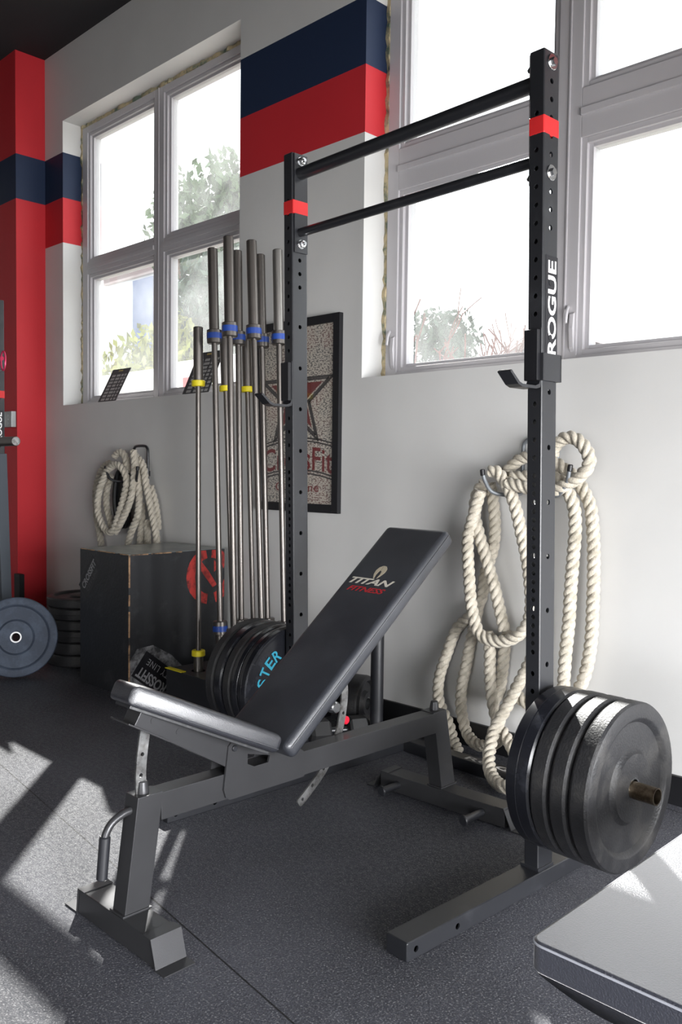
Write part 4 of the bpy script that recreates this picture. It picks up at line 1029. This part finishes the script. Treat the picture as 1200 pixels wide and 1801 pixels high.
# ------------------------------------------------------------------ rack post, barbell and bits cut off by the left edge
lr = thing('squat_rack', 'dark grey rack post cut off by the left edge, in front of the red wall', 'squat rack', (-5.72, 2.50, 0))
q = MB().box(-.038, .038, -.038, .038, .0, 2.35, .005)
c = MB()
for k in range(18): c.cyl((-.1, 0, .9 + k * .053), (.1, 0, .9 + k * .053), .009, seg=12)
cut(q, [c]).build('upright', M['steel_black'], lr)
MB().hexa([(-.10, -.034, .0), (.165, -.034, .0), (.165, .034, .0), (-.10, .034, .0), (-.06, -.034, 1.33), (.078, -.034, 1.33), (.078, .034, 1.33), (-.06, .034, 1.33)], .004).build('gusset_panel', mat('slate_panel', (66, 72, 80), .5), lr)
MB().box(-.039, .0392, -.0392, .0392, 1.70, 1.75, .004).build('red_tape', M['red_tape'], lr)
MB().box(.0385, .0392, -.025, .030, 1.40, 1.62).build('label', M['poster_frame'], lr)
me = fit_text(text_mesh('ROGUE', 1, .03), .19, .036); MB().mesh(me, frame_matrix((.0396, 0, 1.51), (0, 0, 1), (0, -1, 0))).build('label_lettering', M['white'], lr)
MB().sweep([(.03, -.02, 1.955), (.13, -.02, 1.953)], .014, 14).build('pin_knob', M['pink_metal'], lr)
t = MB(); P = [(.150 + .024 * math.cos(a), -.02 + .004 * math.cos(a), 1.935 + .062 * math.sin(a)) for a in [2 * PI * k / 14 for k in range(14)]]
t.sweep(P, .0055, 8, closed=True); t.build('pull_ring', M['pink_metal'], lr)
t = MB(); t.sweep([(.03, -.035, 1.845), (.06, -.04, 1.852), (.11, -.03, 1.868), (.145, -.022, 1.875)], .003, 6); t.build('tether', M['chrome'], lr)
t = MB(); t.box(.10, .26, .405, .443, 1.545, 1.665, .004); t.box(.05, .10, .38, .443, 1.56, 1.65, .003)
for z_ in (1.565, 1.645): t.cyl((.115, .400, z_), (.115, .405, z_), .008, seg=12)
for z_ in (1.575, 1.605, 1.635): t.cyl((.20, .401, z_), (.20, .4055, z_), .010, seg=14)
t = t.build('wall_bracket', M['gray_box'], None); t.location = (-5.70 - .95 + .0, 2.50, 0)
tag(t, 'small galvanised wall bracket on the red wall at the left edge', 'bracket')
hb = thing('barbell', 'barbell lying level at the left edge, only its steel sleeve end in view', 'barbell', (-5.215, 2.40, 1.402))
MB().lathe([(0, 0), (0, .027), (-.004, .030), (-.44, .030), (-.44, 0)], (0, 0, 0), (1, 0, 0), 32).build('sleeve', M['bar_steel'], hb)
MB().lathe([(.001, 0), (.001, .012), (.002, .012), (.002, .016), (.001, .016), (.0005, .0255), (.0, .0255)], (0, 0, 0), (1, 0, 0), 32).build('end_cap', M['brushed'], hb)
MB().lathe([(-.44, 0), (-.44, .040), (-.475, .040), (-.475, 0)], (0, 0, 0), (1, 0, 0), 32).build('collar', M['bar_steel'], hb)
MB().cyl((-.475, 0, 0), (-1.9, 0, 0), .0145, seg=20).build('shaft', M['bar_steel'], hb)
j = MB().prism([(-.041, 1.47), (-.041, 1.375), (-.15, 1.360), (-.17, 1.40), (-.178, 1.398), (-.158, 1.350), (-.0385, 1.362), (-.0385, 1.47)], 'x', -.02, .02, .0006).build('hook', M['steel_black'], lr)
# black post end standing against the red wall end
t = MB().box(-.045, .045, -.02, .02, 0, .435, .003).build('rubber_post', M['base']); t.location = (-6.28, 2.91, 0)
tag(t, 'narrow black rubber post standing upright against the red wall end', 'post')
# ------------------------------------------------------------------ small weights on the floor behind the bench
sp = bumper('small black weight plate standing on edge behind the raised backrest of the bench', None, .132, .09, M['rubber'], (-2.80, 2.98, .134), .35)
db = thing('dumbbell', 'dark grey hexagonal dumbbell on the floor behind the raised backrest of the bench', 'dumbbell', (-2.72, 2.76, .062), 1.1)
for s_ in (-1, 1): 
    MB().lathe([(s_ * .045, 0), (s_ * .045, .050), (s_ * .055, .062), (s_ * .125, .062), (s_ * .140, .048), (s_ * .140, 0)], (0, 0, 0), (1, 0, 0), 6).build('head', mat('grey_rubber', (50, 50, 51), .6), db, 20)
MB().cyl((-.05, 0, 0), (.05, 0, 0), .016, seg=18).build('handle', M['steel_black'], db)

pf = MB().box(.95, 2.25, -.6, 2.3, 0, .03, .003).build('bounce_board', M['plywood'])  # unseen board added to bounce sunlight onto the window wall
tag(pf, 'plywood board added on the floor right of the view to bounce sunlight', 'reflector')

# ------------------------------------------------------------------ light
W = bpy.data.worlds.new('sky'); SC.world = W; W.use_nodes = True
bg = W.node_tree.nodes['Background']; bg.inputs[0].default_value = (.93, .97, 1, 1); bg.inputs[1].default_value = 2.2
sun = bpy.data.lights.new('sun', 'SUN'); sun.energy = 11; sun.angle = math.radians(.6); sun.color = (1, .97, .93)
so = bpy.data.objects.new('sun', sun); COL.objects.link(so)
so.rotation_euler = Vector((.729, -.684, -.789)).to_track_quat('-Z', 'Y').to_euler(); so.location = (-10, 12, 12)
def area(name, loc, target, sx, sy, power, portal=False, color=(1, 1, 1)):
    a = bpy.data.lights.new(name, 'AREA'); a.shape = 'RECTANGLE'; a.size = sx; a.size_y = sy; a.energy = power; a.color = color
    o = bpy.data.objects.new(name, a); COL.objects.link(o); o.location = loc
    d = Vector(target) - Vector(loc); o.rotation_euler = d.to_track_quat('-Z', 'Y' if abs(d.z) < abs(d.x) + abs(d.y) else 'X').to_euler()
    if portal: a.cycles.is_portal = True
    return o
for a, b_ in OPEN: area('window_portal', ((a + b_) / 2, YO + .02, (ZS + ZH) / 2), ((a + b_) / 2, 0, (ZS + ZH) / 2), b_ - a, ZH - ZS, 1, True)
area('doorway_daylight', (XR - .02, 1.0, .85), (-3.0, 1.9, -.35), 3.4, 1.6, 145, color=(.97, .98, 1)).data.spread = math.radians(100)
area('front_fill_light', (.2, YF + .02, .9), (-2.2, 3, -1.0), 3.0, 1.6, 46, color=(.97, .98, 1)).data.spread = math.radians(80)  # soft fill added behind the camera to lift the window wall, no opening there
area('overhead_fill_light', (-.5, -1.6, ZC - .05), (-.5, -1.6, 0), 3.0, .5, 12, color=(1, .98, .95))  # overhead fill added to brighten the room, no fixture behind it

# ------------------------------------------------------------------ camera
cam = bpy.data.cameras.new('camera'); co = bpy.data.objects.new('camera', cam); COL.objects.link(co)
yaw, pitch, roll = .778453, .0471733, .0125893
f_ = Vector((-math.sin(yaw) * math.cos(pitch), math.cos(yaw) * math.cos(pitch), -math.sin(pitch)))
r_ = Vector((math.cos(yaw), math.sin(yaw), 0)); u_ = r_.cross(f_)
r2 = math.cos(roll) * r_ + math.sin(roll) * u_; u2 = -math.sin(roll) * r_ + math.cos(roll) * u_
co.matrix_world = Matrix(((r2.x, u2.x, -f_.x, 0), (r2.y, u2.y, -f_.y, 0), (r2.z, u2.z, -f_.z, 1.24), (0, 0, 0, 1)))
cam.sensor_fit = 'HORIZONTAL'; cam.sensor_width = 24; cam.lens = 24 * 1514.6 / 1200; cam.clip_start = .05; cam.clip_end = 300
SC.camera = co
SC.view_settings.view_transform = 'Standard'; SC.view_settings.look = 'None'; SC.view_settings.gamma = 1
SC.view_settings.use_curve_mapping = False; SC.view_settings.exposure = 0.45
